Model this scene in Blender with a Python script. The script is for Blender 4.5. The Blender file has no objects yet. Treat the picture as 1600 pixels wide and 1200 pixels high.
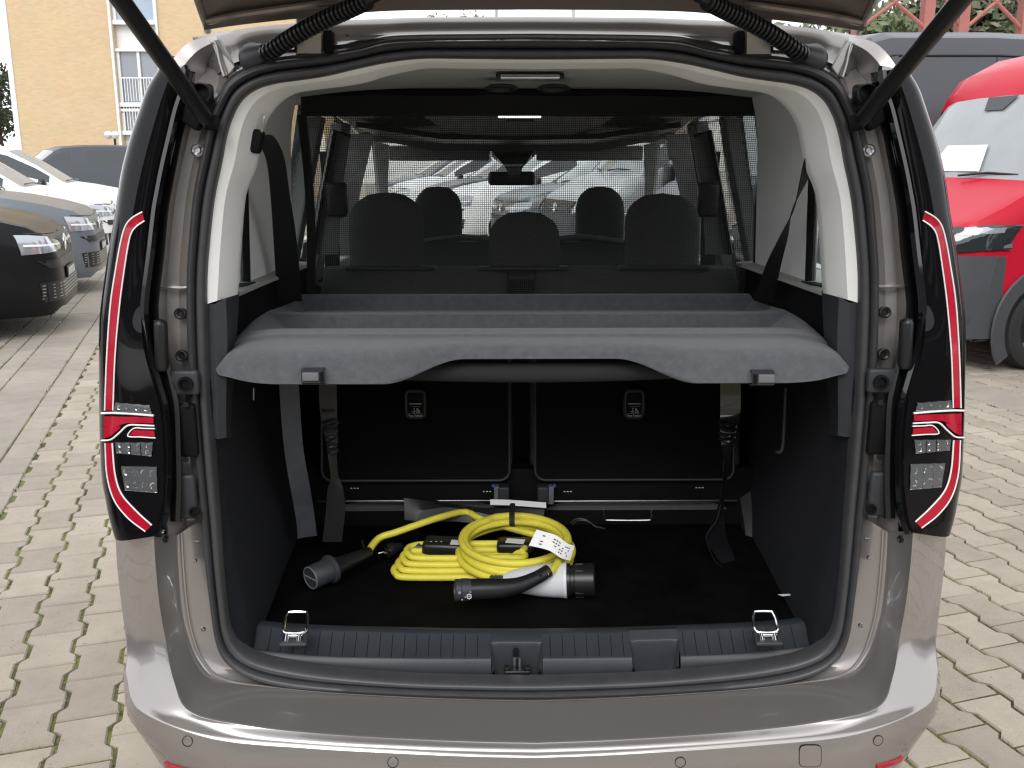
import bpy, bmesh, math, random
from mathutils import Vector, Matrix
from mathutils.bvhtree import BVHTree
R = math.radians
rnd = random.Random(7)
SC = bpy.context.scene
COL = SC.collection

# ---------------------------------------------------------------- camera
F_PX = 1480.0                      # focal length in pixels of the 1600 px wide photograph
PITCH = math.atan(345 / 1480)
YAW = math.atan(17.5 / 1480)
CAM = Vector((-0.0696, 0.0, 1.58))
_cy, _sy, _cp, _sp = math.cos(YAW), math.sin(YAW), math.cos(PITCH), math.sin(PITCH)
FW = Vector((_sy * _cp, _cy * _cp, -_sp)); RT = Vector((_cy, -_sy, 0)); UP = Vector((_sy * _sp, _cy * _sp, _cp))
cam_data = bpy.data.cameras.new('camera')
cam_data.sensor_width = 36; cam_data.lens = 36 * F_PX / 1600
cam_data.clip_start = 0.05; cam_data.clip_end = 900
cam = bpy.data.objects.new('camera', cam_data); COL.objects.link(cam)
cam.matrix_world = Matrix.Translation(CAM) @ Matrix((RT, UP, -FW)).transposed().to_4x4()
SC.camera = cam

# ---------------------------------------------------------------- sky and sun (bright overcast)
w = bpy.data.worlds.new('World'); SC.world = w; w.use_nodes = True
wn, wl = w.node_tree.nodes, w.node_tree.links
bg = wn['Background']
sky = wn.new('ShaderNodeTexSky'); sky.sky_type = 'NISHITA'; sky.sun_disc = False
sky.sun_elevation = R(38); sky.sun_rotation = R(188); sky.dust_density = 1.0; sky.air_density = 1.0; sky.ozone_density = 1.0
hs = wn.new('ShaderNodeHueSaturation'); hs.inputs['Saturation'].default_value = 0.12
wl.new(sky.outputs[0], hs.inputs['Color'])
cl = wn.new('ShaderNodeMix'); cl.data_type = 'RGBA'; cl.inputs[0].default_value = .8          # an even cloud deck over the sky
cl.inputs[7].default_value = (8.6, 8.85, 9.25, 1)
wl.new(hs.outputs[0], cl.inputs[6]); wl.new(cl.outputs[2], bg.inputs['Color'])
bg.inputs['Strength'].default_value = 0.15
sun_d = bpy.data.lights.new('sun', 'SUN'); sun_d.energy = 1.05; sun_d.angle = R(25); sun_d.color = (1, 0.985, 0.965)
sun = bpy.data.objects.new('sun', sun_d); COL.objects.link(sun)
_el, _az = R(38), R(188)           # the sun stands behind the photographer's right shoulder
_sd = Vector((math.sin(_az) * math.cos(_el), math.cos(_az) * math.cos(_el), math.sin(_el)))
sun.rotation_euler = (-_sd).to_track_quat('-Z', 'Y').to_euler()
SC.view_settings.view_transform = 'Standard'; SC.view_settings.look = 'None'
SC.view_settings.gamma = 1.0; SC.view_settings.exposure = 0.5
SC.cycles.use_denoising = True
SC.cycles.max_bounces = 9; SC.cycles.transparent_max_bounces = 24; SC.cycles.glossy_bounces = 4
SC.cycles.diffuse_bounces = 4; SC.cycles.sample_clamp_indirect = 6.0
SC.cycles.filter_width = 1.3

# ---------------------------------------------------------------- helpers
def V(*a): return Vector(a)
def ray(px, py): return FW + RT * ((px - 800) / F_PX) - UP * ((py - 600) / F_PX)
def at(px, py, Y):                 # the point of the plane y = Y that shows at that spot of the photograph
    d = ray(px, py); return CAM + d * (Y / d.y)
def atz(px, py, z):                # the same for a level plane
    d = ray(px, py); return CAM + d * ((z - CAM.z) / d.z)
def atx(px, py, X):                # the same for a plane x = X
    d = ray(px, py); return CAM + d * ((X - CAM.x) / d.x)
def mx(p): return Vector((-p[0], p[1], p[2]))
def lerp(a, b, t): return a + (b - a) * t
def smooth(t): t = max(0, min(1, t)); return t * t * (3 - 2 * t)

def spl(pts, per=6, closed=False):
    """Catmull-Rom through the points, `per` steps for every span."""
    P = [Vector(p) for p in pts]; n = len(P); out = []
    spans = n if closed else n - 1
    for i in range(spans):
        p1, p2 = P[i], P[(i + 1) % n]
        p0 = P[i - 1] if (i > 0 or closed) else p1 * 2 - p2
        p3 = P[(i + 2) % n] if (i + 2 < n or closed) else p2 * 2 - p1
        for k in range(per):
            t = k / per
            out.append(0.5 * ((2 * p1) + (p2 - p0) * t + (2 * p0 - 5 * p1 + 4 * p2 - p3) * t * t + (3 * p1 - p0 - 3 * p2 + p3) * t ** 3))
    if not closed: out.append(P[-1])
    return out

def resample(pts, n):
    L = [0]
    for a, b in zip(pts, pts[1:]): L.append(L[-1] + (b - a).length)
    out = []; j = 0
    for i in range(n):
        s = L[-1] * i / (n - 1)
        while j < len(L) - 2 and L[j + 1] < s: j += 1
        d = L[j + 1] - L[j]
        out.append(pts[j].lerp(pts[j + 1], (s - L[j]) / d if d > 1e-9 else 0))
    return out

class MB:
    def __init__(self): self.v = []; self.f = []; self.m = []; self.mi = 0
    def add(self, vs, fs):
        o = len(self.v); self.v += [tuple(p) for p in vs]
        self.f += [tuple(i + o for i in f) for f in fs]; self.m += [self.mi] * len(fs); return self
    def box(self, c, s, rot=None, bev=0.0):
        c = Vector(c); hx, hy, hz = s[0] / 2, s[1] / 2, s[2] / 2
        if bev <= 0:
            P = [Vector((x, y, z)) for x in (-hx, hx) for y in (-hy, hy) for z in (-hz, hz)]
            Fc = [(0, 1, 3, 2), (4, 6, 7, 5), (0, 4, 5, 1), (2, 3, 7, 6), (0, 2, 6, 4), (1, 5, 7, 3)]
        else:
            bm = bmesh.new(); bmesh.ops.create_cube(bm, size=1)
            bmesh.ops.scale(bm, vec=s, verts=bm.verts)
            bmesh.ops.bevel(bm, geom=bm.edges[:], offset=min(bev, hx * .98, hy * .98, hz * .98), segments=3, affect='EDGES', profile=0.5)
            bm.verts.index_update(); P = [x.co.copy() for x in bm.verts]; Fc = [tuple(x.index for x in f.verts) for f in bm.faces]; bm.free()
        if rot is not None: P = [rot @ p for p in P]
        return self.add([p + c for p in P], Fc)
    def tube(self, path, r, n=10, cap=True, flat=1.0, closed=False):
        path = [Vector(p) for p in path]; m = len(path); vs = []; fs = []
        rr = r if callable(r) else (lambda t: r)
        ref = None
        for i, p in enumerate(path):
            a = path[i - 1] if (i > 0 or closed) else p; b = path[(i + 1) % m] if (i < m - 1 or closed) else p
            t = (b - a).normalized()
            if ref is None:
                ref = t.orthogonal().normalized() if abs(t.z) > .9 else t.cross(Vector((0, 0, 1))).normalized()
            ref = (ref - t * ref.dot(t)).normalized(); bi = t.cross(ref)
            q = rr(i / max(1, m - 1))
            for k in range(n):
                an = 2 * math.pi * k / n
                vs.append(p + ref * (math.cos(an) * q) + bi * (math.sin(an) * q * flat))
        for i in range(m if closed else m - 1):
            for k in range(n):
                j = (i + 1) % m
                fs.append((i * n + k, i * n + (k + 1) % n, j * n + (k + 1) % n, j * n + k))
        if cap and not closed: fs += [tuple(range(n - 1, -1, -1)), tuple((m - 1) * n + k for k in range(n))]
        return self.add(vs, fs)
    def rod(self, a, b, r, n=12): return self.tube([a, b], r, n)
    def loft(self, rows, closed_u=False, flip=False):
        m, n = len(rows), len(rows[0]); vs = [p for r in rows for p in r]; fs = []
        for i in range(m - 1):
            for k in range(n if closed_u else n - 1):
                q = (i * n + k, i * n + (k + 1) % n, (i + 1) * n + (k + 1) % n, (i + 1) * n + k)
                fs.append(q[::-1] if flip else q)
        return self.add(vs, fs)
    def slab(self, rows, th, toward=None):
        """a curved sheet of thickness th, closed all round, thickened away from its normals (or away from `toward`)."""
        m, n = len(rows), len(rows[0]); N = []
        for i in range(m):
            for k in range(n):
                a = Vector(rows[i][max(0, k - 1)]); b = Vector(rows[i][min(n - 1, k + 1)])
                c = Vector(rows[max(0, i - 1)][k]); d = Vector(rows[min(m - 1, i + 1)][k])
                q = (b - a).cross(d - c)
                q = q.normalized() if q.length > 1e-12 else Vector((0, 0, 0))
                if toward is not None and q.dot(Vector(toward) - Vector(rows[i][k])) < 0: q = -q
                N.append(q)
        top = [Vector(p) for r in rows for p in r]; bot = [p - q * th for p, q in zip(top, N)]
        o = m * n; fs = []
        for i in range(m - 1):
            for k in range(n - 1):
                q = (i * n + k, i * n + k + 1, (i + 1) * n + k + 1, (i + 1) * n + k)
                fs.append(q); fs.append(tuple(o + x for x in q[::-1]))
        rim = [k for k in range(n)] + [i * n + n - 1 for i in range(1, m)] + [(m - 1) * n + k for k in range(n - 2, -1, -1)] + [i * n for i in range(m - 2, 0, -1)]
        for a, b in zip(rim, rim[1:] + rim[:1]): fs.append((b, a, o + a, o + b))
        return self.add(top + bot, fs)
    def prism(self, poly, d):
        """flat outline extruded along the vector d."""
        poly = [Vector(p) for p in poly]; n = len(poly); d = Vector(d)
        fs = [tuple(range(n - 1, -1, -1)), tuple(range(n, 2 * n))] + [(i, (i + 1) % n, n + (i + 1) % n, n + i) for i in range(n)]
        return self.add(poly + [p + d for p in poly], fs)
    def lathe(self, prof, origin, axis, n=24):
        """prof = (distance along the axis, radius)"""
        ax = Vector(axis).normalized(); a = ax.orthogonal().normalized(); b = ax.cross(a); o = Vector(origin)
        rows = [[o + ax * h + (a * math.cos(2 * math.pi * k / n) + b * math.sin(2 * math.pi * k / n)) * r for k in range(n)] for h, r in prof]
        return self.loft(rows, closed_u=True)
    def mirror(self):
        o = MB(); o.v = [(-x, y, z) for x, y, z in self.v]; o.f = [f[::-1] for f in self.f]; o.m = self.m[:]; return o
    def build(self, name, mat, parent=None, smooth=True, ang=38, fix=True, bevel=0.0, subd=0):
        me = bpy.data.meshes.new(name); me.from_pydata(self.v, [], self.f)
        mats = mat if isinstance(mat, (list, tuple)) else [mat]
        for mm in mats: me.materials.append(MAT[mm] if isinstance(mm, str) else mm)
        if len(mats) > 1: me.polygons.foreach_set('material_index', self.m)
        if fix:
            bm = bmesh.new(); bm.from_mesh(me); bmesh.ops.remove_doubles(bm, verts=bm.verts, dist=1e-5)
            bmesh.ops.recalc_face_normals(bm, faces=bm.faces); bm.to_mesh(me); bm.free()
        o = bpy.data.objects.new(name, me); COL.objects.link(o)
        if bevel:
            b = o.modifiers.new('bevel', 'BEVEL'); b.width = bevel; b.segments = 2; b.limit_method = 'ANGLE'; b.angle_limit = R(40)
        if subd:
            s = o.modifiers.new('sub', 'SUBSURF'); s.levels = subd; s.render_levels = subd
        if smooth:
            me.shade_smooth()
            try: me.set_sharp_from_angle(angle=R(ang))
            except Exception: pass
        if parent is not None: adopt(o, parent)
        return o

def world_of(o):
    M = o.matrix_basis.copy(); p = o
    while p.parent: M = p.parent.matrix_basis @ p.matrix_parent_inverse @ M if False else p.parent.matrix_basis @ M; p = p.parent
    return M
def adopt(o, parent):
    """parent keeps the child where it was modelled (world coordinates in the mesh)."""
    o.parent = parent; M = Matrix.Identity(4); p = parent; chain = []
    while p: chain.append(p); p = p.parent
    W = Matrix.Identity(4)
    for q in reversed(chain): W = W @ (q.matrix_parent_inverse @ q.matrix_basis)
    o.matrix_parent_inverse = W.inverted()
def empty(name, loc=(0, 0, 0), parent=None):
    o = bpy.data.objects.new(name, None); o.empty_display_size = .1; o.location = loc; COL.objects.link(o)
    if parent is not None: adopt(o, parent)
    return o
def tag(o, label=None, cat=None, group=None, kind=None):
    if label: o['label'] = label
    if cat: o['category'] = cat
    if group: o['group'] = group
    if kind: o['kind'] = kind
    return o

# ---------------------------------------------------------------- materials
MAT = {}
def mat(name, col=(.5, .5, .5), rough=.5, metal=0, coat=0, spec=.5, bump=0, bscale=200, var=0, vscale=8, sheen=0, trans=0, emit=None, ior=1.45, coords='Object', detail=4, crough=.03):
    m = bpy.data.materials.new(name); m.use_nodes = True; nt = m.node_tree; b = nt.nodes['Principled BSDF']
    b.inputs['Base Color'].default_value = (*col, 1); b.inputs['Roughness'].default_value = rough
    b.inputs['Metallic'].default_value = metal; b.inputs['Coat Weight'].default_value = coat; b.inputs['Coat Roughness'].default_value = crough
    b.inputs['Specular IOR Level'].default_value = spec; b.inputs['Sheen Weight'].default_value = sheen
    b.inputs['Transmission Weight'].default_value = trans; b.inputs['IOR'].default_value = ior
    tc = nt.nodes.new('ShaderNodeTexCoord')
    if var:
        n = nt.nodes.new('ShaderNodeTexNoise'); n.inputs['Scale'].default_value = vscale; n.inputs['Detail'].default_value = detail
        n.inputs['Roughness'].default_value = .65
        nt.links.new(tc.outputs[coords], n.inputs['Vector'])
        r = nt.nodes.new('ShaderNodeMapRange'); r.inputs['From Min'].default_value = .3; r.inputs['From Max'].default_value = .7
        r.inputs['To Min'].default_value = 1 - var; r.inputs['To Max'].default_value = 1 + var
        nt.links.new(n.outputs['Fac'], r.inputs['Value'])
        mx_ = nt.nodes.new('ShaderNodeVectorMath'); mx_.operation = 'SCALE'; mx_.inputs[0].default_value = col
        nt.links.new(r.outputs[0], mx_.inputs['Scale']); nt.links.new(mx_.outputs[0], b.inputs['Base Color'])
        rr = nt.nodes.new('ShaderNodeMapRange'); rr.inputs['To Min'].default_value = max(0, rough - .5 * var * (rough + .1)); rr.inputs['To Max'].default_value = min(1, rough + .5 * var * (rough + .1))
        nt.links.new(n.outputs['Fac'], rr.inputs['Value']); nt.links.new(rr.outputs[0], b.inputs['Roughness'])
    if bump:
        n2 = nt.nodes.new('ShaderNodeTexNoise'); n2.inputs['Scale'].default_value = bscale; n2.inputs['Detail'].default_value = 3
        nt.links.new(tc.outputs[coords], n2.inputs['Vector'])
        bp = nt.nodes.new('ShaderNodeBump'); bp.inputs['Strength'].default_value = bump; bp.inputs['Distance'].default_value = .002
        nt.links.new(n2.outputs['Fac'], bp.inputs['Height']); nt.links.new(bp.outputs[0], b.inputs['Normal'])
    if emit: b.inputs['Emission Color'].default_value = (*emit[0], 1); b.inputs['Emission Strength'].default_value = emit[1]
    MAT[name] = m; return m

def glassmat(name, tint, refl=1.0, rough=0.0):
    m = bpy.data.materials.new(name); m.use_nodes = True; nt = m.node_tree
    nt.nodes.remove(nt.nodes['Principled BSDF']); out = nt.nodes['Material Output']
    t = nt.nodes.new('ShaderNodeBsdfTransparent'); t.inputs[0].default_value = (*tint, 1)
    g = nt.nodes.new('ShaderNodeBsdfGlossy'); g.inputs['Roughness'].default_value = rough; g.inputs['Color'].default_value = (refl, refl, refl, 1)
    fr = nt.nodes.new('ShaderNodeFresnel'); 
    ge = nt.nodes.new('ShaderNodeNewGeometry'); io = nt.nodes.new('ShaderNodeMapRange'); io.inputs['To Min'].default_value = 1.5; io.inputs['To Max'].default_value = 1 / 1.5
    nt.links.new(ge.outputs['Backfacing'], io.inputs['Value']); nt.links.new(io.outputs[0], fr.inputs['IOR'])
    mi = nt.nodes.new('ShaderNodeMixShader')
    nt.links.new(fr.outputs[0], mi.inputs[0]); nt.links.new(t.outputs[0], mi.inputs[1]); nt.links.new(g.outputs[0], mi.inputs[2]); nt.links.new(mi.outputs[0], out.inputs['Surface'])
    MAT[name] = m; return m

mat('paint', (.312, .286, .270), .27, metal=.6, coat=1.0, var=.03, vscale=900)
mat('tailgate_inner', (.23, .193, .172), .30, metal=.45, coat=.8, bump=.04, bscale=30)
mat('paint_inner', (.34, .31, .295), .30, metal=.5, coat=.8, bump=.04, bscale=30)
mat('gloss_black', (.006, .006, .007), .06, coat=1.0)
mat('satin_black', (.012, .012, .013), .35, bump=.05, bscale=900)
mat('matt_black', (.006, .006, .007), .65, spec=.18, var=.2, vscale=30)
mat('rubber', (.052, .052, .055), .40, bump=.06, bscale=350, var=.12, vscale=25)
mat('dark_plastic', (.034, .036, .041), .48, bump=.12, bscale=1600, var=.06, vscale=40)
mat('sill_plastic', (.029, .033, .039), .42, bump=.10, bscale=1600, var=.10, vscale=14)
mat('grey_plastic', (.15, .15, .158), .55, bump=.12, bscale=1500)
mat('light_trim', (.84, .84, .82), .55, bump=.08, bscale=1200, var=.02, vscale=10)
mat('headliner', (.58, .58, .54), .95, bump=.25, bscale=900, var=.05, vscale=60)
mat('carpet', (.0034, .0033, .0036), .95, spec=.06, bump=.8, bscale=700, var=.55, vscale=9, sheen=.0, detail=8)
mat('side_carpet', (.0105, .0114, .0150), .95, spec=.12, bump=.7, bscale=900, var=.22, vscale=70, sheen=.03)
mat('felt', (.110, .114, .127), .98, bump=.9, bscale=800, var=.20, vscale=55, sheen=.25, detail=9)
mat('felt_dark', (.02, .02, .022), .95, bump=.4, bscale=800)
mat('seat_cloth', (.095, .095, .098), .9, spec=.25, bump=.8, bscale=500, var=.2, vscale=300)
mat('seat_panel', (.0030, .0033, .0042), .8, spec=.2, bump=.3, bscale=700, var=.2, vscale=30)
mat('net_thread', (.050, .050, .050), .8)
mat('pillar_grey', (.34, .34, .335), .7, bump=.1, bscale=900)
mat('tray_grey', (.36, .36, .345), .6, bump=.1, bscale=1200)
mat('webbing', (.010, .010, .011), .7, bump=.4, bscale=600)
mat('webbing_grey', (.10, .107, .122), .6, bump=.4, bscale=900, var=.25, vscale=9)
mat('chrome', (.75, .75, .77), .12, metal=1)
mat('steel', (.45, .45, .46), .3, metal=1, var=.15, vscale=60)
mat('white_line', (.86, .84, .82), .25, coat=.6)
mat('red_lens', (.40, .006, .024), .15, coat=.3, var=.12, vscale=60)
mat('red_dark', (.10, .006, .010), .1, coat=1)
mat('lens_base', (.005, .0045, .005), .04, spec=.3)
mat('clear_lens', (.33, .34, .36), .12, metal=.85, bump=.8, bscale=160)
mat('lens_grey', (.12, .125, .13), .10, metal=.4, coat=1.0, bump=.4, bscale=140)
mat('yellow_cable', (.76, .67, .075), .40, var=.05, vscale=25, spec=.4, bump=.05, bscale=300)
mat('white_plastic', (.66, .67, .70), .35, var=.03, vscale=30)
mat('paper', (.80, .79, .78), .6, var=.03, vscale=30)
mat('ink', (.03, .03, .035), .7)
mat('ink_grey', (.30, .30, .33), .7)
mat('print_white', (.75, .75, .75), .6)
mat('blue_clip', (.03, .10, .32), .4)
mat('bag', (.020, .020, .021), .42, var=.1, vscale=20)
mat('foil', (.010, .010, .012), .10, coat=.6)
glassmat('window', (.90, .93, .90))
glassmat('window_clear', (.93, .95, .94))
glassmat('window_dark', (.10, .11, .11))
# ================================================================ paved yard
GA = R(17.0); U = V(-math.sin(GA), math.cos(GA), 0); W = V(math.cos(GA), math.sin(GA), 0)
def g2(u, v, z=0): return U * u + W * v + V(0, 0, z)
# soil and moss in the joints, one sheet to the horizon; far away it carries the paving tone
def moss_mat():
    m = bpy.data.materials.new('joints'); m.use_nodes = True; nt = m.node_tree; b = nt.nodes['Principled BSDF']; b.inputs['Roughness'].default_value = .95
    tc = nt.nodes.new('ShaderNodeTexCoord')
    n = nt.nodes.new('ShaderNodeTexNoise'); n.inputs['Scale'].default_value = 2.2; n.inputs['Detail'].default_value = 8; nt.links.new(tc.outputs['Object'], n.inputs['Vector'])
    n2 = nt.nodes.new('ShaderNodeTexNoise'); n2.inputs['Scale'].default_value = 70; n2.inputs['Detail'].default_value = 5; nt.links.new(tc.outputs['Object'], n2.inputs['Vector'])
    ad = nt.nodes.new('ShaderNodeMath'); ad.operation = 'MULTIPLY_ADD'; ad.inputs[1].default_value = .8; nt.links.new(n2.outputs['Fac'], ad.inputs[0]); nt.links.new(n.outputs['Fac'], ad.inputs[2])
    r = nt.nodes.new('ShaderNodeValToRGB'); e = r.color_ramp.elements
    e[0].position = .66; e[0].color = (.042, .034, .022, 1); e[1].position = 1.0; e[1].color = (.15, .16, .035, 1)
    k = r.color_ramp.elements.new(.86); k.color = (.085, .082, .030, 1)
    nt.links.new(ad.outputs[0], r.inputs[0]); nt.links.new(r.outputs[0], b.inputs['Base Color'])
    bp = nt.nodes.new('ShaderNodeBump'); bp.inputs['Strength'].default_value = .8; bp.inputs['Distance'].default_value = .01; nt.links.new(n2.outputs['Fac'], bp.inputs['Height']); nt.links.new(bp.outputs[0], b.inputs['Normal'])
    MAT['joints'] = m
moss_mat()
def paver_mat(name, col, v2=.10):
    m = bpy.data.materials.new(name); m.use_nodes = True; nt = m.node_tree; b = nt.nodes['Principled BSDF']; b.inputs['Roughness'].default_value = .88
    g = nt.nodes.new('ShaderNodeNewGeometry'); oi = nt.nodes.new('ShaderNodeObjectInfo')
    n = nt.nodes.new('ShaderNodeTexNoise'); n.inputs['Scale'].default_value = 7; n.inputs['Detail'].default_value = 9; n.inputs['Roughness'].default_value = .72; nt.links.new(g.outputs['Position'], n.inputs['Vector'])
    n3 = nt.nodes.new('ShaderNodeTexNoise'); n3.inputs['Scale'].default_value = 420; n3.inputs['Detail'].default_value = 2; nt.links.new(g.outputs['Position'], n3.inputs['Vector'])
    nb = nt.nodes.new('ShaderNodeTexNoise'); nb.inputs['Scale'].default_value = .9; nb.inputs['Detail'].default_value = 3; nt.links.new(g.outputs['Position'], nb.inputs['Vector'])
    def mr(src, a, c, f0=.3, f1=.7):
        q = nt.nodes.new('ShaderNodeMapRange'); q.inputs['From Min'].default_value = f0; q.inputs['From Max'].default_value = f1; q.inputs['To Min'].default_value = a; q.inputs['To Max'].default_value = c; nt.links.new(src, q.inputs['Value']); return q.outputs[0]
    def mul(a, c):
        q = nt.nodes.new('ShaderNodeMath'); q.operation = 'MULTIPLY'; nt.links.new(a, q.inputs[0]); nt.links.new(c, q.inputs[1]); return q.outputs[0]
    f = mul(mul(mr(n.outputs['Fac'], .88, 1.12), mr(n3.outputs['Fac'], .82, 1.15)), mul(mr(g.outputs['Random Per Island'], 1 - v2, 1 + v2, 0, 1), mul(mr(oi.outputs['Random'], 1 - v2, 1 + v2, 0, 1), mr(nb.outputs['Fac'], .84, 1.10))))
    # dark specks
    vo = nt.nodes.new('ShaderNodeTexVoronoi'); vo.inputs['Scale'].default_value = 26; nt.links.new(g.outputs['Position'], vo.inputs['Vector'])
    f = mul(f, mr(vo.outputs['Distance'], .45, 1.0, .045, .09))
    sc = nt.nodes.new('ShaderNodeVectorMath'); sc.operation = 'SCALE'; sc.inputs[0].default_value = col; nt.links.new(f, sc.inputs['Scale']); nt.links.new(sc.outputs[0], b.inputs['Base Color'])
    bp = nt.nodes.new('ShaderNodeBump'); bp.inputs['Strength'].default_value = .35; bp.inputs['Distance'].default_value = .002; nt.links.new(n3.outputs['Fac'], bp.inputs['Height']); nt.links.new(bp.outputs[0], b.inputs['Normal'])
    MAT[name] = m
paver_mat('paver', (.330, .285, .230), .13); paver_mat('slab_stone', (.305, .268, .222), .06); paver_mat('asphalt', (.285, .255, .215), .0)
ground = MB().add([(-400, -200, -.007), (400, -200, -.007), (400, 600, -.007), (-400, 600, -.007)], [(0, 1, 2, 3)]).build('ground', 'joints', None, smooth=False)
tag(ground, kind='structure')
far = tag(MB().add([g2(20.5, -60, -.003), g2(20.5, 80, -.003), g2(300, 80, -.003), g2(300, -60, -.003)], [(0, 1, 2, 3)]).build('far_yard', 'asphalt', None, smooth=False), kind='structure')
far2 = tag(MB().add([g2(-60, -60, -.003), g2(-60, 80, -.003), g2(-3.5, 80, -.003), g2(-3.5, -60, -.003)], [(0, 1, 2, 3)]).build('near_yard', 'asphalt', None, smooth=False), kind='structure')
for va, vb in ((-60, -6.14), (11.7, 80)):
    tag(MB().add([g2(-3.5, va, -.003), g2(-3.5, vb, -.003), g2(20.5, vb, -.003), g2(20.5, va, -.003)], [(0, 1, 2, 3)]).build('side_yard', 'asphalt', None, smooth=False), kind='structure')
LEN, WID, GAP, D_ = .235, .160, .0072, .0115
def paver_poly(gap=GAP):
    h = WID / 2 - gap * .80; l = LEN / 2 - gap * .58; a, b = LEN * .20, LEN * .30
    P = []
    wd, nw = h + D_, h - D_
    right = [(wd, -l), (wd, -LEN / 2 + a), (nw, -LEN / 2 + b), (nw, LEN / 2 - b), (wd, LEN / 2 - a), (wd, l)]
    P = right + [(-x, y) for x, y in right[::-1]]
    return P
def block(poly, top=0.0, th=.06, ch=.005):
    n = len(poly); vs = []; fs = []
    cx = sum(p[0] for p in poly) / n; cy = sum(p[1] for p in poly) / n
    for s, z in ((1, -th), (1, top - ch), (0, top)):
        for x, y in poly:
            if s: vs.append((x, y, z))
            else:
                vs.append((x - math.copysign(min(ch, abs(x - cx)), x - cx), y - math.copysign(min(ch, abs(y - cy)), y - cy), z))
    for r in range(2):
        for i in range(n): fs.append((r * n + i, r * n + (i + 1) % n, (r + 1) * n + (i + 1) % n, (r + 1) * n + i))
    fs.append(tuple(2 * n + i for i in range(n)))
    return vs, fs
def shown(p, m=60):
    q = p - CAM; z = q.dot(FW)
    if z < .3: return None
    x, y = 800 + F_PX * q.dot(RT) / z, 600 - F_PX * q.dot(UP) / z
    return (x, y, z) if -m < x < 1600 + m and -m < y < 1200 + m else None
def under_car(p): return abs(p.x) < .78 and 1.75 < p.y < 5.9
V1 = -1.06                          # the first straight joint, left of it run plain slabs
def column_kind(v):
    if v < V1: return 'slab' if v > -1.75 else ('paver' )
    return 'paver'
items = []
VB = -.578
for c in range(-3, 46):              # interlocking columns from the straight joint to the slab band at the right
    v = VB + WID * (c + .5)
    if v + WID / 2 > 4.87: break
    if v - WID / 2 < V1 - .01: continue
    for r in range(-12, 100):
        u = (r + (.5 if c % 2 else 0)) * LEN + .06
        if u > 20.4: break
        items.append((u, v, 'p'))
for c in range(0, 40):               # beyond the slab band at the right
    v = 5.30 + WID * (c + .5)
    for r in range(-6, 80):
        u = (r + (.5 if c % 2 else 0)) * LEN + .06
        if u > 19: break
        items.append((u, v, 'p'))
for c in range(0, 22):               # beyond the slabs at the left, under the parked cars
    v = -2.62 - WID * (c + .5)
    for r in range(-12, 86):
        u = (r + (.5 if c % 2 else 0)) * LEN + .06
        items.append((u, v, 'q'))
slabs = []
for v0, v1, L_ in ((-1.225, V1, .30), (-1.555, -1.225, .50), (-1.70, -1.555, .24), (-1.86, -1.70, .24), (-2.02, -1.86, .24), (-2.32, -2.02, .30), (-2.62, -2.32, .30), (4.864, 5.30, .50)):
    k = 0; ph = rnd.random() * L_
    while -2 + ph + L_ * k < 20.4:
        slabs.append((-2 + ph + L_ * (k + .5), (v0 + v1) / 2, 's', L_, v1 - v0)); k += 1
big = []
for it in items:
    p = g2(it[0], it[1]); s = shown(p, 40)
    if under_car(p) and not s: continue
    big.append((it, p, s))
def vis(b):
    it, p, s = b
    if s is None or s[0] < -30 or s[0] > 1630 or s[1] > 1230: return 1e9
    if 205 < s[0] < 1440 and s[1] > 560: return 1e8       # behind the car
    if 170 < s[0] < 1480 and s[1] <= 1000: return 1e7
    return s[2]
big.sort(key=vis)
pv, pf = block(paver_poly())
pme = []
for k in range(4):
    me = bpy.data.meshes.new('paver')
    jit = random.Random(k); P = [(x + jit.uniform(-.0012, .0012), y + jit.uniform(-.0012, .0012)) for x, y in paver_poly()]
    v_, f_ = block(P); me.from_pydata(v_, [], f_); me.materials.append(MAT['paver']); pme.append(me)
ROTG = Matrix.Rotation(GA, 3, 'Z')
stuffp = MB(); cnt = 0
for it, p, s in big:
    z = rnd.uniform(-.0018, .0018); rot = Matrix.Rotation(GA + rnd.uniform(-.006, .006), 3, 'Z')
    if cnt < 300 and it[2] == 'p' and vis((it, p, s)) < 1e6:
        o = bpy.data.objects.new('paver', pme[cnt % 4]); COL.objects.link(o); o.matrix_basis = Matrix.Translation(p + V(0, 0, z)) @ rot.to_4x4(); o.parent = ground; cnt += 1
        tl = (rnd.uniform(-.004, .004), rnd.uniform(-.004, .004)); o.matrix_basis = o.matrix_basis @ Matrix.Rotation(tl[0], 4, 'X') @ Matrix.Rotation(tl[1], 4, 'Y')
    else:
        stuffp.add([rot @ V(*q) + p + V(0, 0, z) for q in pv], pf)
tag(stuffp.build('pavers', 'paver', ground, smooth=False, fix=False), kind='stuff')
stuffs = MB(); cnt = 0
sl = []
for u, v, _, L_, w_ in slabs:
    p = g2(u, v); s = shown(p, 80)
    sl.append((s[2] if s else 99, u, v, L_, w_, p, s))
sl.sort(key=lambda q: q[0]); cache = {}
for d, u, v, L_, w_, p, s in sl:
    hx, hy = w_ / 2 - GAP * .6, L_ / 2 - GAP * .35; P = [(hx, -hy), (hx, hy), (-hx, hy), (-hx, -hy)]
    if cnt < 220:
        key = (round(L_, 3), round(w_, 3))
        if key not in cache:
            me = bpy.data.meshes.new('paving_slab'); v_, f_ = block(P); me.from_pydata(v_, [], f_); me.materials.append(MAT['slab_stone']); cache[key] = me
        o = bpy.data.objects.new('paving_slab', cache[key]); COL.objects.link(o); o.matrix_basis = Matrix.Translation(p + V(0, 0, rnd.uniform(-.002, .002))) @ Matrix.Rotation(GA, 4, 'Z'); o.parent = ground; cnt += 1
    else:
        v_, f_ = block(P); stuffs.add([ROTG @ V(*q) + p for q in v_], f_)
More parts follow.
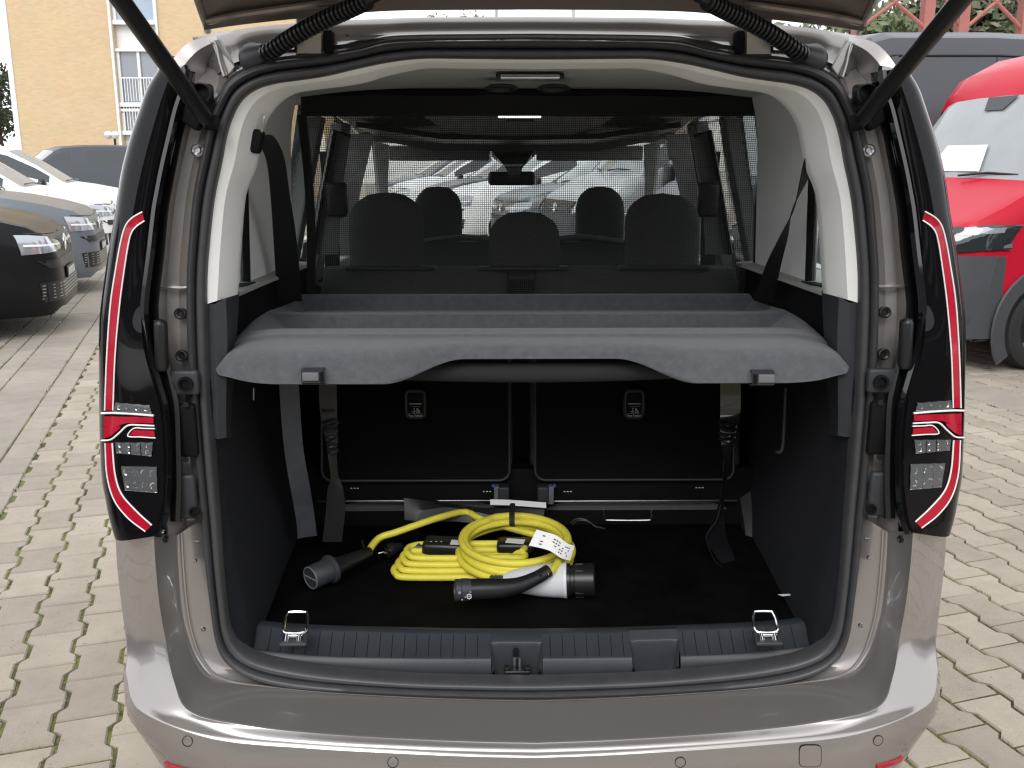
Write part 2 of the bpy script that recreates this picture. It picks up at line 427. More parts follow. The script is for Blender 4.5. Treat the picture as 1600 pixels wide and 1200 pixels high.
if stuffs.v: tag(stuffs.build('paving_slabs', 'slab_stone', ground, smooth=False, fix=False), kind='stuff')
# moss tufts along the joints
tuft = MB(); rr = random.Random(3)
def blade(p, h, a):
    d = V(math.cos(a), math.sin(a), 0); w_ = d.cross(V(0, 0, 1)) * h * .18
    tuft.add([p - w_, p + w_, p + d * h * .5 + V(0, 0, h)], [(0, 1, 2)])
for it, p, s in big:
    if s is None or s[2] > 6.5: continue
    for k in range(10):
        if rr.random() < .45: continue
        t = rr.uniform(-.5, .5); side = rr.choice((-1, 1))
        e = WID / 2 + (D_ if abs(t) > .25 else -D_)
        q = p + U * (t * LEN) + W * (side * e + rr.uniform(-.004, .004)) + V(0, 0, -.007)
        blade(q, rr.uniform(.006, .013), rr.uniform(0, 6.28))
for k in range(3200):
    v = rr.choice((V1, V1, -1.225, -1.70, -1.86, -1.86, -1.555, 4.864)); u = rr.uniform(3.0, 13)
    q = g2(u, v + rr.gauss(0, .006), -.008); blade(q, rr.uniform(.008, .022) * (1.3 if v < -1.6 else 1), rr.uniform(0, 6.28))
mat('moss', (.085, .11, .018), .9, var=.5, vscale=3)
tag(tuft.build('joint_moss', 'moss', None, smooth=False, fix=False), 'green moss and small weeds growing in the paving joints', 'moss', kind='stuff')
# ================================================================ the car with the open tailgate
car = tag(empty('car', (0, 3.2, 0)), 'taupe metallic minivan with its tailgate open and luggage space showing', 'car')

SEAL_O = [(834,62),(720,63),(655,64),(605,67),(560,78),(510,86),(456,91),(425,96),(394,105),(362,123),(344,150),(328,187),(317,231),(303,300),(296,370),(292,440),(293,533),(299,627),(306,720),(315,813),(321,880),(328,940),(337,1000),(352,1032),(384,1056),(440,1072),(520,1080),(640,1086),(740,1089),(834,1090)]
SEAL_I = [(834,92),(720,91),(655,91),(600,98),(553,108),(505,119),(458,126),(430,130),(400,139),(377,156),(362,182),(352,214),(345,252),(333,310),(325,380),(321,445),(322,535),(326,630),(333,722),(341,813),(346,878),(351,935),(358,985),(373,1014),(402,1031),(450,1043),(525,1054),(640,1063),(740,1066),(834,1067)]
def Ys(py): return lerp(2.02, 1.90, max(0, min(1, (py - 75) / 1000)))
def half(pts, dY=0.0):
    out = [at(x, y, Ys(y) + dY) for x, y in pts]
    for i in (0, -1):
        if abs(pts[i][0] - 834) < 1: out[i].x = 0
    return out
def whole(h):                       # left half (centre .. centre) -> closed loop
    return h + [mx(p) for p in h[-2:0:-1]]
so, si = half(SEAL_O), half(SEAL_I)
rows = []
for t, dy in ((0, .03), (.01, .004), (.05, -.008), (.14, -.013), (.27, -.014), (.37, -.009), (.43, .004), (.47, .010), (.51, .002), (.57, -.007), (.70, -.010), (.86, -.008), (.95, .0), (1.0, .012), (1.0, .035)):
    rows.append(spl(whole([a.lerp(b, t) + V(0, dy, 0) for a, b in zip(so, si)]), 5, True))
MB().loft(rows, closed_u=True).build('door_seal', 'rubber', car, ang=60)

# ---- roof rear edge and roof skin
E_ = [(834,31),(720,31.5),(655,32),(600,34),(550,36),(500,38.5),(452,42),(418,45),(378,50),(337,57),(302,63)]
YE = [2.058,2.058,2.058,2.06,2.062,2.065,2.07,2.075,2.08,2.085,2.09,2.10,2.11]
YM = [2.042,2.042,2.042,2.044,2.05,2.055,2.06,2.07,2.07,2.05,2.12,2.15,2.13]
e3 = [at(x, y, Y) for (x, y), Y in zip(E_, YE)]; e3[0].x = 0
base = half(SEAL_O[:11], .012)
def mixrow(t, Yof):
    o = []
    for i in range(11):
        px = lerp(SEAL_O[i][0], E_[i][0], t); py = lerp(SEAL_O[i][1], E_[i][1], t); p = at(px, py, Yof(i))
        if i == 0: p.x = 0
        o.append(p)
    return o
def fullrow(h, per=5):
    h = spl(h, per); return [mx(p) for p in h[:0:-1]] + h
r_rows = [base, mixrow(.22, lambda i: YM[i]), mixrow(.26, lambda i: YM[i] - .012 if i < 10 else YM[i]), mixrow(.34, lambda i: lerp(YM[i], YE[i], .06)),
          mixrow(.65, lambda i: lerp(YM[i], YE[i], .45)), mixrow(.9, lambda i: lerp(YM[i], YE[i], .8)), e3]
r_rows += [[V(p.x * .995, p.y + .10, p.z + .008) for p in e3], [V(p.x * .985, 3.0, p.z + .02 - .0 * i) for i, p in enumerate(e3)], [V(p.x * .95, 4.1, p.z - .03) for p in e3], [V(p.x * .90, 4.42, p.z - .12) for p in e3]]
MB().slab([fullrow(r) for r in r_rows], .006).build('roof', 'paint', car, ang=50)
# finishing strip along the roof edge
strip = [at(x, y, 2.035) for x, y in ((540, 60), (620, 57), (720, 55.5), (834, 55))]; strip[-1].x = 0
strip = spl(strip, 6); strip = strip + [mx(p) for p in strip[-2::-1]]
MB().tube(strip, .0045, 6).build('roof_trim_strip', 'paint', car)
for s, (x, y) in enumerate(((543, 52), (600, 46), (690, 44), (760, 45), (880, 45), (930, 46), (985, 47), (1085, 52))):
    p = at(x, y + 6, 2.05); MB().lathe([(0, .0045), (.004, .004), (.005, .0)], p, (0, -.6, .8), 10).build('rivet', 'matt_black', car)

# ---- painted channels either side of the opening
CH_L = [(262,190),(258,231),(243,300),(232,370),(224,440),(228,533),(250,627),(258,720),(262,800),(262,845)]
CH_S = [(332,190)] + [SEAL_O[i] for i in range(12, 20)] + [(319,845)]
for side in (0, 1):
    m = MB(); rr = []
    for t, dy in ((0, .012), (.18, .03), (.45, .035), (.62, .018), (.8, .0), (1, -.01)):
        row = []
        for (ax, ay), (bx, by) in zip(CH_S, CH_L):
            Y0 = lerp(Ys(ay), Ys(ay) - .035, t) + dy
            row.append(at(lerp(ax, bx, t), lerp(ay, by, t), Y0))
        rr.append(spl(row, 5))
    m.slab(rr, .004, toward=CAM)
    (m.mirror() if side else m).build('aperture_panel', 'paint_inner', car)
    # folded step across the panel
    p = [at(x, y, 1.975) for x, y in ((247, 452), (262, 449), (280, 450), (293, 449))]
    m = MB().tube(spl(p, 4), .006, 8, flat=.7); (m.mirror() if side else m).build('panel_crease', 'paint_inner', car)
    # lower pressed outlines next to the bumper
    p = [at(x, y, 1.93) for x, y in ((290, 870), (291, 852), (300, 846), (312, 846))] 
    m = MB().tube(spl(p, 4), .0022, 6); (m.mirror() if side else m).build('panel_crease', 'paint_inner', car)
    for (x, y, r, Y) in ((282, 490, .0095, 1.965), (284, 556, .0095, 1.955), (309, 235, .010, 1.995), (321, 181, .009, 2.0), (305, 875, .004, 1.93), (318, 982, .004, 1.92)):
        q = at(x, y, Y); m = MB().lathe([(-.006, r * 1.3), (.004, r * 1.3), (.006, r), (.004, r * .62), (.0, r * .55), (.0, 0)], q, (0, -1, .1), 16)
        (m.mirror() if side else m).build('bolt', 'satin_black' if y < 600 and y > 300 else 'steel', car)

# ---- tail lamps
LAMP = [((258,110),(284,108)),((250,120),(283,121)),((236,140),(279,142)),((225,170),(270,171)),((210,212),(260,213)),((197,260),(249,261)),((190,302),(241,302)),((186,332),(236,332)),((175,393),(229,393)),((163,477),(219,477)),((160,520),(221,520)),((159,557),(227,557)),((157.5,603),(240,603)),((157,640),(250,640)),((158,697),(255,697)),((161,743),(255,743)),((166,767),(254,769)),((171,789),(251,797)),((177,808),(247,820)),((184,824),(240,838))]
def Yi(py): return lerp(1.955, 1.83, max(0, min(1, (py - 110) / 720)))
lrows = []
for (ox, oy), (ix, iy) in LAMP:
    row = []; Y0 = Yi(iy); a = at(ox, oy, Y0 + .11); b = at(ix, iy, Y0)
    for k in range(19):
        t = (k / 18) ** 1.4
        p = a.lerp(b, t); p.y = Y0 + .012 * (1 - t) + .098 * (1 - t) ** 6 + .022 * max(0, (t - .70) / .30) ** 1.3 * smooth((540 - iy) / 120); row.append(p)
    row.insert(0, V(row[0].x + .012, row[0].y + .09, row[0].z)); row.append(row[-1] + V(.004, .012, 0)); row.append(row[-1] + V(.003, .03, 0))
    lrows.append(row)
cols = list(zip(*lrows)); lrows = [list(r) for r in zip(*[spl(c, 4) for c in cols])]
_b = MB().loft(lrows); LB = BVHTree.FromPolygons([Vector(v) for v in _b.v], _b.f)
def drape(px, py, off=.0):
    d = ray(px, py).normalized(); h = LB.ray_cast(CAM, d)
    if h[0] is None:
        n = LB.find_nearest(at(px, py, Yi(py) + .06)); p, nn = n[0], n[1]
    else: p, nn = h[0], h[1]
    if nn.dot(d) > 0: nn = -nn
    return p + nn * off
def ribbon(pa, pb, off, per=6):
    a = spl([drape(*p, off) for p in pa], per); b = spl([drape(*p, off) for p in pb], per)
    return [a, [(p + q) * .5 + (q - p).cross(V(0, 0, 1)).normalized() * 0 for p, q in zip(a, b)], b]
def band(px, wd, off, per=5):
    """a raised line of width wd (m) following px points over the lamp glass."""
    c = spl([drape(*p, off) for p in px], per)
    m = MB().tube(c, wd / 2, 8, flat=.8); return m
RO = [(222,331),(207,341),(197,354),(190,378),(183,417),(174,477),(168.5,557),(165.5,641)]
RI = [(225,345),(214,353),(207,363),(202,380),(196,417),(188,477),(181,557),(178,641)]
QO = [(166,692),(169,743),(180,781),(201,809),(228,830)]; QI = [(177,692),(181,739),(191,771),(214,798),(238,820)]
for side in (0, 1):
    lamp = empty('tail_lamp', (0, 0, 0), car)
    S = (lambda m: m.mirror()) if side else (lambda m: m)
    S(MB().loft(lrows)).build('lens', 'lens_base', lamp, ang=50)
    S(MB().slab(ribbon(RO, RI, .0022), .002)).build('light_strip', 'red_lens', lamp)
    S(MB().slab(ribbon(QO, QI, .0022), .002)).build('light_strip', 'red_lens', lamp)
    S(MB().slab([spl([drape(*p, .0022) for p in ((165,650),(185,650.5),(215,651),(241,652))], 5), spl([drape(*p, .0022) for p in ((165,666),(182,667),(199,661),(241,661))], 5), spl([drape(*p, .0022) for p in ((165,683),(172,682),(188,670),(200,661.5))], 5)][:2], .002)).build('light_strip', 'red_lens', lamp)
    S(MB().slab([[drape(*p, .0020) for p in ((165,667),(172,667),(182,667),(190,665))], [drape(*p, .0020) for p in ((165,684),(171,683),(176,680),(189,669))]], .002)).build('light_strip', 'red_lens', lamp)
    S(MB().slab([spl([drape(*p, .002) for p in ((211,671),(227,672),(242,673))], 4), spl([drape(*p, .002) for p in ((203,680),(225,681),(243,682))], 4)], .002)).build('light_strip', 'red_lens', lamp)
    for ln, wd in ((RO, .0040), (RI, .0038), (QO, .0028), (QI, .0034), ([(161,645.5),(180,645),(210,646.5),(241,649)], .006), ([(161,688),(175,686.5),(188,676),(201,664.5),(220,664),(242,665)], .0048), ([(243,669.5),(225,669),(210,669),(201,681),(222,682.5),(244,684)], .0036)):
        S(band(ln, wd, .0028)).build('outline', 'white_line', lamp)
    for box, mt in (([(182,691),(240,691),(238,712),(184,707)], 'clear_lens'), ([(191,728),(246,729),(247,769),(197,765)], 'clear_lens'), ([(182,629),(235,633),(238,645),(180,643)], 'lens_grey')):
        g = []
        for j in range(5):
            g.append([drape(lerp(lerp(box[0][0], box[1][0], i / 6), lerp(box[3][0], box[2][0], i / 6), j / 4), lerp(lerp(box[0][1], box[1][1], i / 6), lerp(box[3][1], box[2][1], i / 6), j / 4), .0018 + .0012 * ((i + j) % 2)) for i in range(7)])
        rl_ = S(MB().slab(g, .002)).build('reversing_lamp', 'lens_grey', lamp, ang=20)
        nr_, nc_ = (2, 4) if mt == 'clear_lens' else (1, 4)
        for j in range(nr_):
            for i in range(nc_):
                u_, v_ = (i + .5) / nc_, (j + .5) / nr_
                px_ = lerp(lerp(box[0][0], box[1][0], u_), lerp(box[3][0], box[2][0], u_), v_); py_ = lerp(lerp(box[0][1], box[1][1], u_), lerp(box[3][1], box[2][1], u_), v_)
                rr_ = .0072 if box[1][1] > 700 else .0048
                S(MB().lathe([(0, rr_), (.0010, rr_ * .92), (.0004, rr_ * .6), (-.0008, rr_ * .25), (-.001, 0)], drape(px_, py_, .0034), (0, -1, .1), 14)).build('reflector_cup', 'chrome' if (i + j) % 2 == 0 else 'clear_lens', rl_)
        S(band([box[3], box[2]], .003, .003)).build('outline', 'clear_lens', lamp)
    for c in (206, 222):
        S(band([(c - 1, 692), (c, 711)], .002, .0045)).build('outline', 'lens_base', lamp)
        S(band([(c + 3, 729), (c + 5, 767)], .002, .0045)).build('outline', 'lens_grey', lamp)
    # satin frame along the inner edge of the lamp, then the black water channel behind it
    fr = [(285,108),(280,142),(271,171),(261,213),(250,261),(242,302),(237,332),(230,393),(220,477),(223,520),(229,557),(242,603),(252,640),(257,697),(257,743),(256,769),(253,797),(248,822),(241,839)]
    a = [at(x - 1, y, Yi(y) + .008) for x, y in fr]; b = [at(x + 5, y, Yi(y) + .006) for x, y in fr]; c = [at(x + 12, y, Yi(y) + .016) for x, y in fr]; d = [at(x + 14, y, Yi(y) + .07) for x, y in fr]
    S(MB().loft([spl(q, 4) for q in (a, b, c, d)])).build('frame', 'gloss_black', lamp, ang=30)
    wf = [(290,130),(285,171),(274,213),(264,261),(256,302),(251,332),(245,393),(236,477),(240,520)]
    a = [at(x - 6, y, Yi(y) + .06) for x, y in wf]; b = [at(x + 2, y, Yi(y) + .045) for x, y in wf]; c = [at(x + 10, y, Yi(y) + .04) for x, y in wf]; d = [at(x + 13, y, Yi(y) + .09) for x, y in wf]
    S(MB().loft([spl(q, 4) for q in (a, b, c, d)])).build('water_channel', 'matt_black', car, ang=30)
    wf = [(238,500),(246,533),(256,570),(266,610),(271,640),(273,700),(274,760),(272,815)]
    a = [at(x - 6, y, Yi(y) + .05) for x, y in wf]; b = [at(x + 2, y, Yi(y) + .04) for x, y in wf]; c = [at(x + 9, y, Yi(y) + .045) for x, y in wf]; d = [at(x + 12, y, Yi(y) + .09) for x, y in wf]
    S(MB().loft([spl(q, 4) for q in (a, b, c, d)])).build('water_channel', 'satin_black', car, ang=30)
    # rubber stop, lock brackets and covers in the channel
    p = at(252, 540, 1.90); S(MB().box(p, (.026, .03, .11), Matrix.Rotation(.05, 3, 'Y'), .012)).build('rubber_stop', 'satin_black', car)
    p = at(288, 597, 1.925); S(MB().box(p, (.062, .02, .052), None, .006)).build('lock_bracket', 'dark_plastic', car)
    p = at(290, 600, 1.912); S(MB().lathe([(0, .016), (.006, .016), (.006, .011), (-.002, .010), (-.002, 0)], p, (0, -1, 0), 18)).build('oval_slot', 'matt_black', car)
    p = at(293, 672, 1.925); S(MB().box(p, (.040, .02, .115), None, .006)).build('latch_cover', 'matt_black', car)
    for y in (632, 718):
        S(MB().lathe([(0, .006), (.003, .006), (.003, 0)], at(291, y, 1.912), (0, -1, 0), 12)).build('bolt', 'satin_black', car)
    p = at(286, 775, 1.915); S(MB().box(p, (.058, .02, .10), None, .008)).build('corner_cover', 'dark_plastic', car)
    S(MB().lathe([(0, .012), (.004, .012), (.004, .008), (-.002, .007), (-.002, 0)], at(304, 800, 1.902), (0, -1, 0), 16)).build('oval_slot', 'matt_black', car)
    # lamp top cap and the socket that carries the tailgate stay
    p = [at(x, y, Y) for x, y, Y in ((262,106,2.05),(288,101,2.0),(291,132,1.985),(266,120,2.0))]
    S(MB().prism(p, (0, .02, 0))).build('lamp_cap', 'gloss_black', car, smooth=False)
    p = at(312, 148, 2.01)
    S(MB().box(p + V(-.012, .012, .004), (.07, .03, .036), None, .006)).build('stay_bracket', 'satin_black', car)
    S(MB().lathe([(.0, .021), (.018, .021), (.02, .018), (.0, .015), (-.02, .014), (-.02, 0)], at(317, 147, 1.995), (0, -1, .05), 20)).build('stay_socket', 'satin_black', car)
    S(MB().box(at(303, 178, 1.985), (.05, .03, .05), Matrix.Rotation(.6, 3, 'Y'), .006)).build('stay_bracket', 'matt_black', car)
    # folded sheet metal facets in the roof corner
    q = [at(x, y, Y) for x, y, Y in ((330,64,2.05),(342,62,2.035),(366,104,2.02),(352,122,2.025))]
    S(MB().slab([[q[0], q[1]], [q[3], q[2]]], .006, toward=CAM)).build('corner_gusset', 'paint_inner', car)
    q = [at(x, y, Y) for x, y, Y in ((326,70,2.06),(338,68,2.045),(345,98,2.03),(352,120,2.02))]
    S(MB().tube(spl(q, 4), .005, 8)).build('corner_gusset', 'paint_inner', car)

for s in (0, 1):
    O = [(337,57,2.07),(302,63,2.06),(280,80,2.05),(264,102,2.04),(255,116,2.03)]; M_ = [(340,63,2.045),(312,77,2.05),(294,94,2.05),(281,113,2.04),(275,127,2.03)]
    I_ = [(345,78,2.06),(330,97,2.095),(318,114,2.095),(308,130,2.07),(296,142,2.04)]; J_ = [(372,112,2.035),(352,130,2.045),(340,150,2.035),(332,170,2.025),(324,190,2.015)]
    m = MB().slab([spl([at(*q) for q in r], 4) for r in (O, M_, I_, J_)], .004, toward=CAM)
    (m.mirror() if s else m).build('roof_corner_panel', 'paint_inner', car, ang=25)
# ---- bumper
B0 = SEAL_O[19:]
B1 = [(277,836),(279,885),(284,945),(292,985),(309,1030),(342,1061),(430,1075),(520,1084),(640,1091),(740,1095),(834,1097)]
B2 = [(240,837),(243,885),(249,945),(259,1003),(271,1063),(299,1114),(400,1136),(520,1148),(640,1155),(740,1159),(834,1161)]
B3 = [(180,833),(183,885),(189,940),(198,1012),(199,1064),(222,1113),(330,1154),(480,1169),(640,1178),(740,1182),(834,1184)]
y0 = [Ys(p[1]) + .012 for p in B0]
y1 = [1.90,1.90,1.90,1.90,1.895,1.89,1.885,1.88,1.875,1.87,1.87]
y2 = [1.835,1.84,1.845,1.845,1.80,1.755,1.752,1.748,1.744,1.742,1.741]
y3 = [1.95,1.95,1.94,1.90,1.83,1.765,1.735,1.727,1.723,1.722,1.7215]
def b3(px, Y):
    o = [at(x, y, q) for (x, y), q in zip(px, Y)]; o[-1].x = 0; return o
b0, b1, b2, b3_ = b3(B0, y0), b3(B1, y1), b3(B2, y2), b3(B3, y3)
b4, b5, b6 = [], [], []
for i, p in enumerate(b3_):
    k = smooth((i - 2.5) / 3.5)        # 0 = the flank, 1 = along the bottom
    b4.append(p + V(-.004, .10, -.01) * (1 - k) + V(0 if i == 10 else -.006 * (1 - k), -.010, -.045) * k)
    b4[-1] += V(-.028 * 4 * k * (1 - k), 0, -.012 * 4 * k * (1 - k))
    b5.append(p + V(-.05 * k, .30, -.05) * (1 - k) + V(0, -.006, -.15) * k)
    b6.append(p + V(.02, .5, -.34) * (1 - k) + V(0, .05, -.24) * k)
b2a = [p.lerp(q, .06) for p, q in zip(b2, b1)]; b2b = [p.lerp(q, .07) for p, q in zip(b2, b3_)]
b3a = [p.lerp(q, .12) for p, q in zip(b3_, b2)]; b3b = [p.lerp(q, .15) for p, q in zip(b3_, b4)]
b1a = [p.lerp(q, .2) + V(0, .004, 0) for p, q in zip(b1, b0)]; b1b = [p.lerp(q, .06) for p, q in zip(b1, b2)]
br = [b1a, b1, b1b, [p.lerp(q, .5) + V(0, .004, 0) for p, q in zip(b1, b2)], b2a, b2, b2b, [p.lerp(q, .5) - V(0, .004, -.002) for p, q in zip(b2, b3_)], b3a, b3_, b3b, b4, b5, b6]
cols = list(zip(*[fullrow([p for p in r[::-1]], 6) for r in br]))
cols = [spl(c, 2) for c in cols]
bumper = MB().loft([list(c) for c in cols]).build('bumper', 'paint', car, ang=70)
cols = list(zip(*[fullrow([p for p in r[::-1]], 6) for r in ([p + V(0, .02, 0) for p in b0], b0, [a.lerp(b, .5) + V(0, .006, 0) for a, b in zip(b0, b1)], b1, [p + V(0, .03, -.01) for p in b1])]))
MB().loft([list(c) for c in cols]).build('aperture_lower_panel', 'paint_inner', car, ang=60)
hl = [a.lerp(b, .8) - V(0, .003, 0) for a, b in zip(b0, b1)]
MB().tube(fullrow(hl[::-1], 6), .0028, 6).build('panel_crease', 'paint_inner', car)
_bb = BVHTree.FromPolygons([Vector(v.co) for v in bumper.data.vertices], [tuple(p.vertices) for p in bumper.data.polygons])
def onb(px, py, off=0):
    d = ray(px, py).normalized(); h = _bb.ray_cast(CAM, d)
    if h[0] is None: h = _bb.find_nearest(at(px, py, 1.72))
    n = h[1] if h[1].dot(d) < 0 else -h[1]
    return h[0] + n * off, n
for x, y in ((293, 1158), (614, 1191), (1063, 1191), (1372, 1157)):
    p, n = onb(x, y)
    so_ = MB().lathe([(-.004, .0115), (.0008, .0115), (.0008, .0102), (-.002, .0100)], p, n, 24).build('parking_sensor', 'satin_black', bumper)
    MB().lathe([(-.003, .0096), (.0005, .0094), (.0007, .007), (.0007, 0)], p, n, 24).build('sensor_face', 'paint', bumper)
p, n = onb(1266, 1181)
ax = n.cross(V(0, 0, 1)).normalized(); ay = n.cross(ax)
for nm, s, o, mt in (('tow_eye_gap', .0235, .0006, 'matt_black'), ('tow_eye_cover', .0222, .0012, 'paint')):
    q = []
    for k in range(32):
        an = 2 * math.pi * k / 32; c, s_ = math.cos(an), math.sin(an); g = (abs(c) ** 5 + abs(s_) ** 5) ** -.2
        q.append(p + n * o + ax * (c * g * s) + ay * (s_ * g * s))
    MB().prism([x - n * .004 for x in q], n * .004).build(nm, mt, bumper)
for s in (0, 1):
    a = [onb(x, y, .001)[0] for x, y in ((258, 1189), (266, 1193), (279, 1197), (300, 1202))]
    b = [p + V(0.002, .003, -.012) for p in a]
    m = MB().slab([spl(a, 4), spl(b, 4)], .004); (m.mirror() if s else m).build('reflector', 'red_lens', bumper)
for s in (0, 1):
    p, n = onb(258, 842, .0) if s == 0 else onb(1408, 842, .0)
    MB().lathe([(-.002, .008), (.003, .008), (.004, .005), (.002, .004), (.002, 0)], p, n, 14).build('bumper_screw', 'satin_black', bumper)

# ---- body sides, pillars and glass of the flanks (seen through the windows and from the side)
for s in (-1, 1):
    rr = []
    for z, x in ((.22, .86), (.40, .895), (.70, .91), (.95, .905), (1.20, .885), (1.28, .862)):
        rr.append([V(s * x * k, y, z) for y, k in ((1.98, .985), (2.15, .995), (2.6, 1), (3.4, 1), (4.2, .99), (4.9, .96), (5.5, .90), (5.9, .72))])
    cols = [spl(c, 3) for c in zip(*rr)]
    MB().slab([list(c) for c in zip(*cols)], .02, toward=(0, 3.4, 1)).build('side_panel', 'paint', car)
    def post(y0, y1, y2, y3, name='pillar', mt='gloss_black'):
        q = [V(s * .872, y0, 1.23), V(s * .872, y1, 1.23), V(s * .765, y3, 1.80), V(s * .765, y2, 1.80)]
        MB().slab([[q[0], q[1]], [q[3], q[2]]], .05, toward=(s * 3, 3, 1.5)).build(name, mt, car, smooth=False)
    post(2.0, 2.14, 2.08, 2.2); post(2.98, 3.10, 2.96, 3.08); post(3.42, 3.60, 3.42, 3.56); post(4.60, 4.80, 4.12, 4.26, 'windscreen_pillar', 'gloss_black')
    for y0, y1, y2, y3 in ((2.12, 3.0, 2.18, 2.98), (3.08, 3.44, 3.06, 3.44), (3.58, 4.62, 3.54, 4.14)):
        q = [V(s * .862, y0, 1.27), V(s * .862, y1, 1.27), V(s * .764, y3, 1.79), V(s * .764, y2, 1.79)]
        MB().slab([[q[0], q[1]], [q[3], q[2]]], .004, toward=(s * 3, 3, 1.5)).build('side_window', 'window', car, smooth=False)
    rail = [V(s * .735, 2.16, 1.79), V(s * .75, 2.6, 1.81), V(s * .75, 3.4, 1.81), V(s * .725, 4.1, 1.77), V(s * .70, 4.4, 1.70)]
    MB().tube(spl(rail, 4), .035, 10, flat=.8).build('roof_rail', 'paint', car)
ws = [[V(lerp(-.73, .73, k / 10), 4.98 - .16 * (2 * k / 10 - 1) ** 2, 1.17) for k in range(11)], [V(lerp(-.70, .70, k / 10), 4.66 - .14 * (2 * k / 10 - 1) ** 2, 1.45) for k in range(11)], [V(lerp(-.66, .66, k / 10), 4.30 - .12 * (2 * k / 10 - 1) ** 2, 1.70) for k in range(11)]]
MB().slab(ws, .005).build('windscreen', 'window_clear', car)
hd = [[V(x * k, y, z) for x in (-.80, -.6, -.3, 0, .3, .6, .80)] for y, z, k in ((4.9, 1.16, 1), (5.2, 1.12, 1), (5.6, 1.02, .96), (5.85, .86, .86), (5.95, .6, .8), (5.95, .25, .8))]
MB().slab([spl(r, 3) for r in hd], .02).build('bonnet', 'paint', car)
MB().box((0, 3.9, .3), (1.7, 4.0, .10), None, .02).build('underbody', 'matt_black', car)
for s in (-1, 1):
    for y in (2.85, 5.25):
        wh = MB().lathe([(-.10, .20), (-.11, .30), (-.06, .335), (.06, .335), (.11, .30), (.10, .20)], (s * .76, y, .335), (1, 0, 0), 32).build('tyre', 'rubber', car)
        MB().lathe([(.0, 0), (.02 * s, .08), (.03 * s, .19), (.09 * s, .205)], (s * .76, y, .335), (1, 0, 0), 24).build('rim', 'steel', wh)
# roof aerial fin
fin = [[V(-.04 * k, y, 1.905), V(-.030 * k, y, 1.905 + .5 * h), V(-.012 * k, y, 1.905 + .92 * h), V(0, y, 1.905 + h), V(.012 * k, y, 1.905 + .92 * h), V(.030 * k, y, 1.905 + .5 * h), V(.04 * k, y, 1.905)] for y, h, k in ((3.55, .085, 1.15), (3.62, .075, 1.1), (3.72, .04, .8), (3.8, .01, .3))]
MB().loft(fin).build('aerial_fin', 'paint', car)
# ================================================================ luggage space and cabin
# ---- light trim round the opening
T_O = SEAL_I[:17]
T_I = [(834,108),(720,107),(666,107),(612,117),(566,130),(519,137),(474,143),(455,149),(441,158),(426,174),(414,196),(408,222),(400,262),(384,305),(377,380),(373,440),(371,460)]
T_O = SEAL_I[:16] + [(320, 476)]
def trimrow(t, dy):
    o = []
    for i, (a, b) in enumerate(zip(T_O, T_I)):
        p = at(lerp(a[0], b[0], t), lerp(a[1], b[1], t), Ys(a[1]) + .02 + dy(i))
        if i == 0: p.x = 0
        o.append(p)
    return spl(o, 5)
dep = lambda i: .06 + .025 * smooth((i - 4) / 7)
tr = [trimrow(0, lambda i: .0), trimrow(.05, lambda i: -.006), trimrow(.38, lambda i: -.004 + .1 * dep(i)), trimrow(.46, lambda i: .16 * dep(i)), trimrow(.92, lambda i: .75 * dep(i)), trimrow(1, lambda i: dep(i)), trimrow(1.02, lambda i: dep(i) + .06)]
n11 = 10 * 5
top = [r[:n11 + 1] for r in tr]; low = [r[n11:] for r in tr]
MB().slab([[mx(p) for p in r[:0:-1]] + r for r in top], .004, toward=(0, 1.2, .8)).build('headliner_edge', 'light_trim', car)
for s in (0, 1):
    m = MB().slab(low, .004, toward=(0, 1.2, 1.4)); (m.mirror() if s else m).build('pillar_trim', 'light_trim', car)
for x, y in ((527, 128), (774, 97), (1158, 132)):
    p = at(x, y, 2.09); MB().box(p, (.016, .006, .004), None, .0015).build('trim_clip', 'light_trim', car)
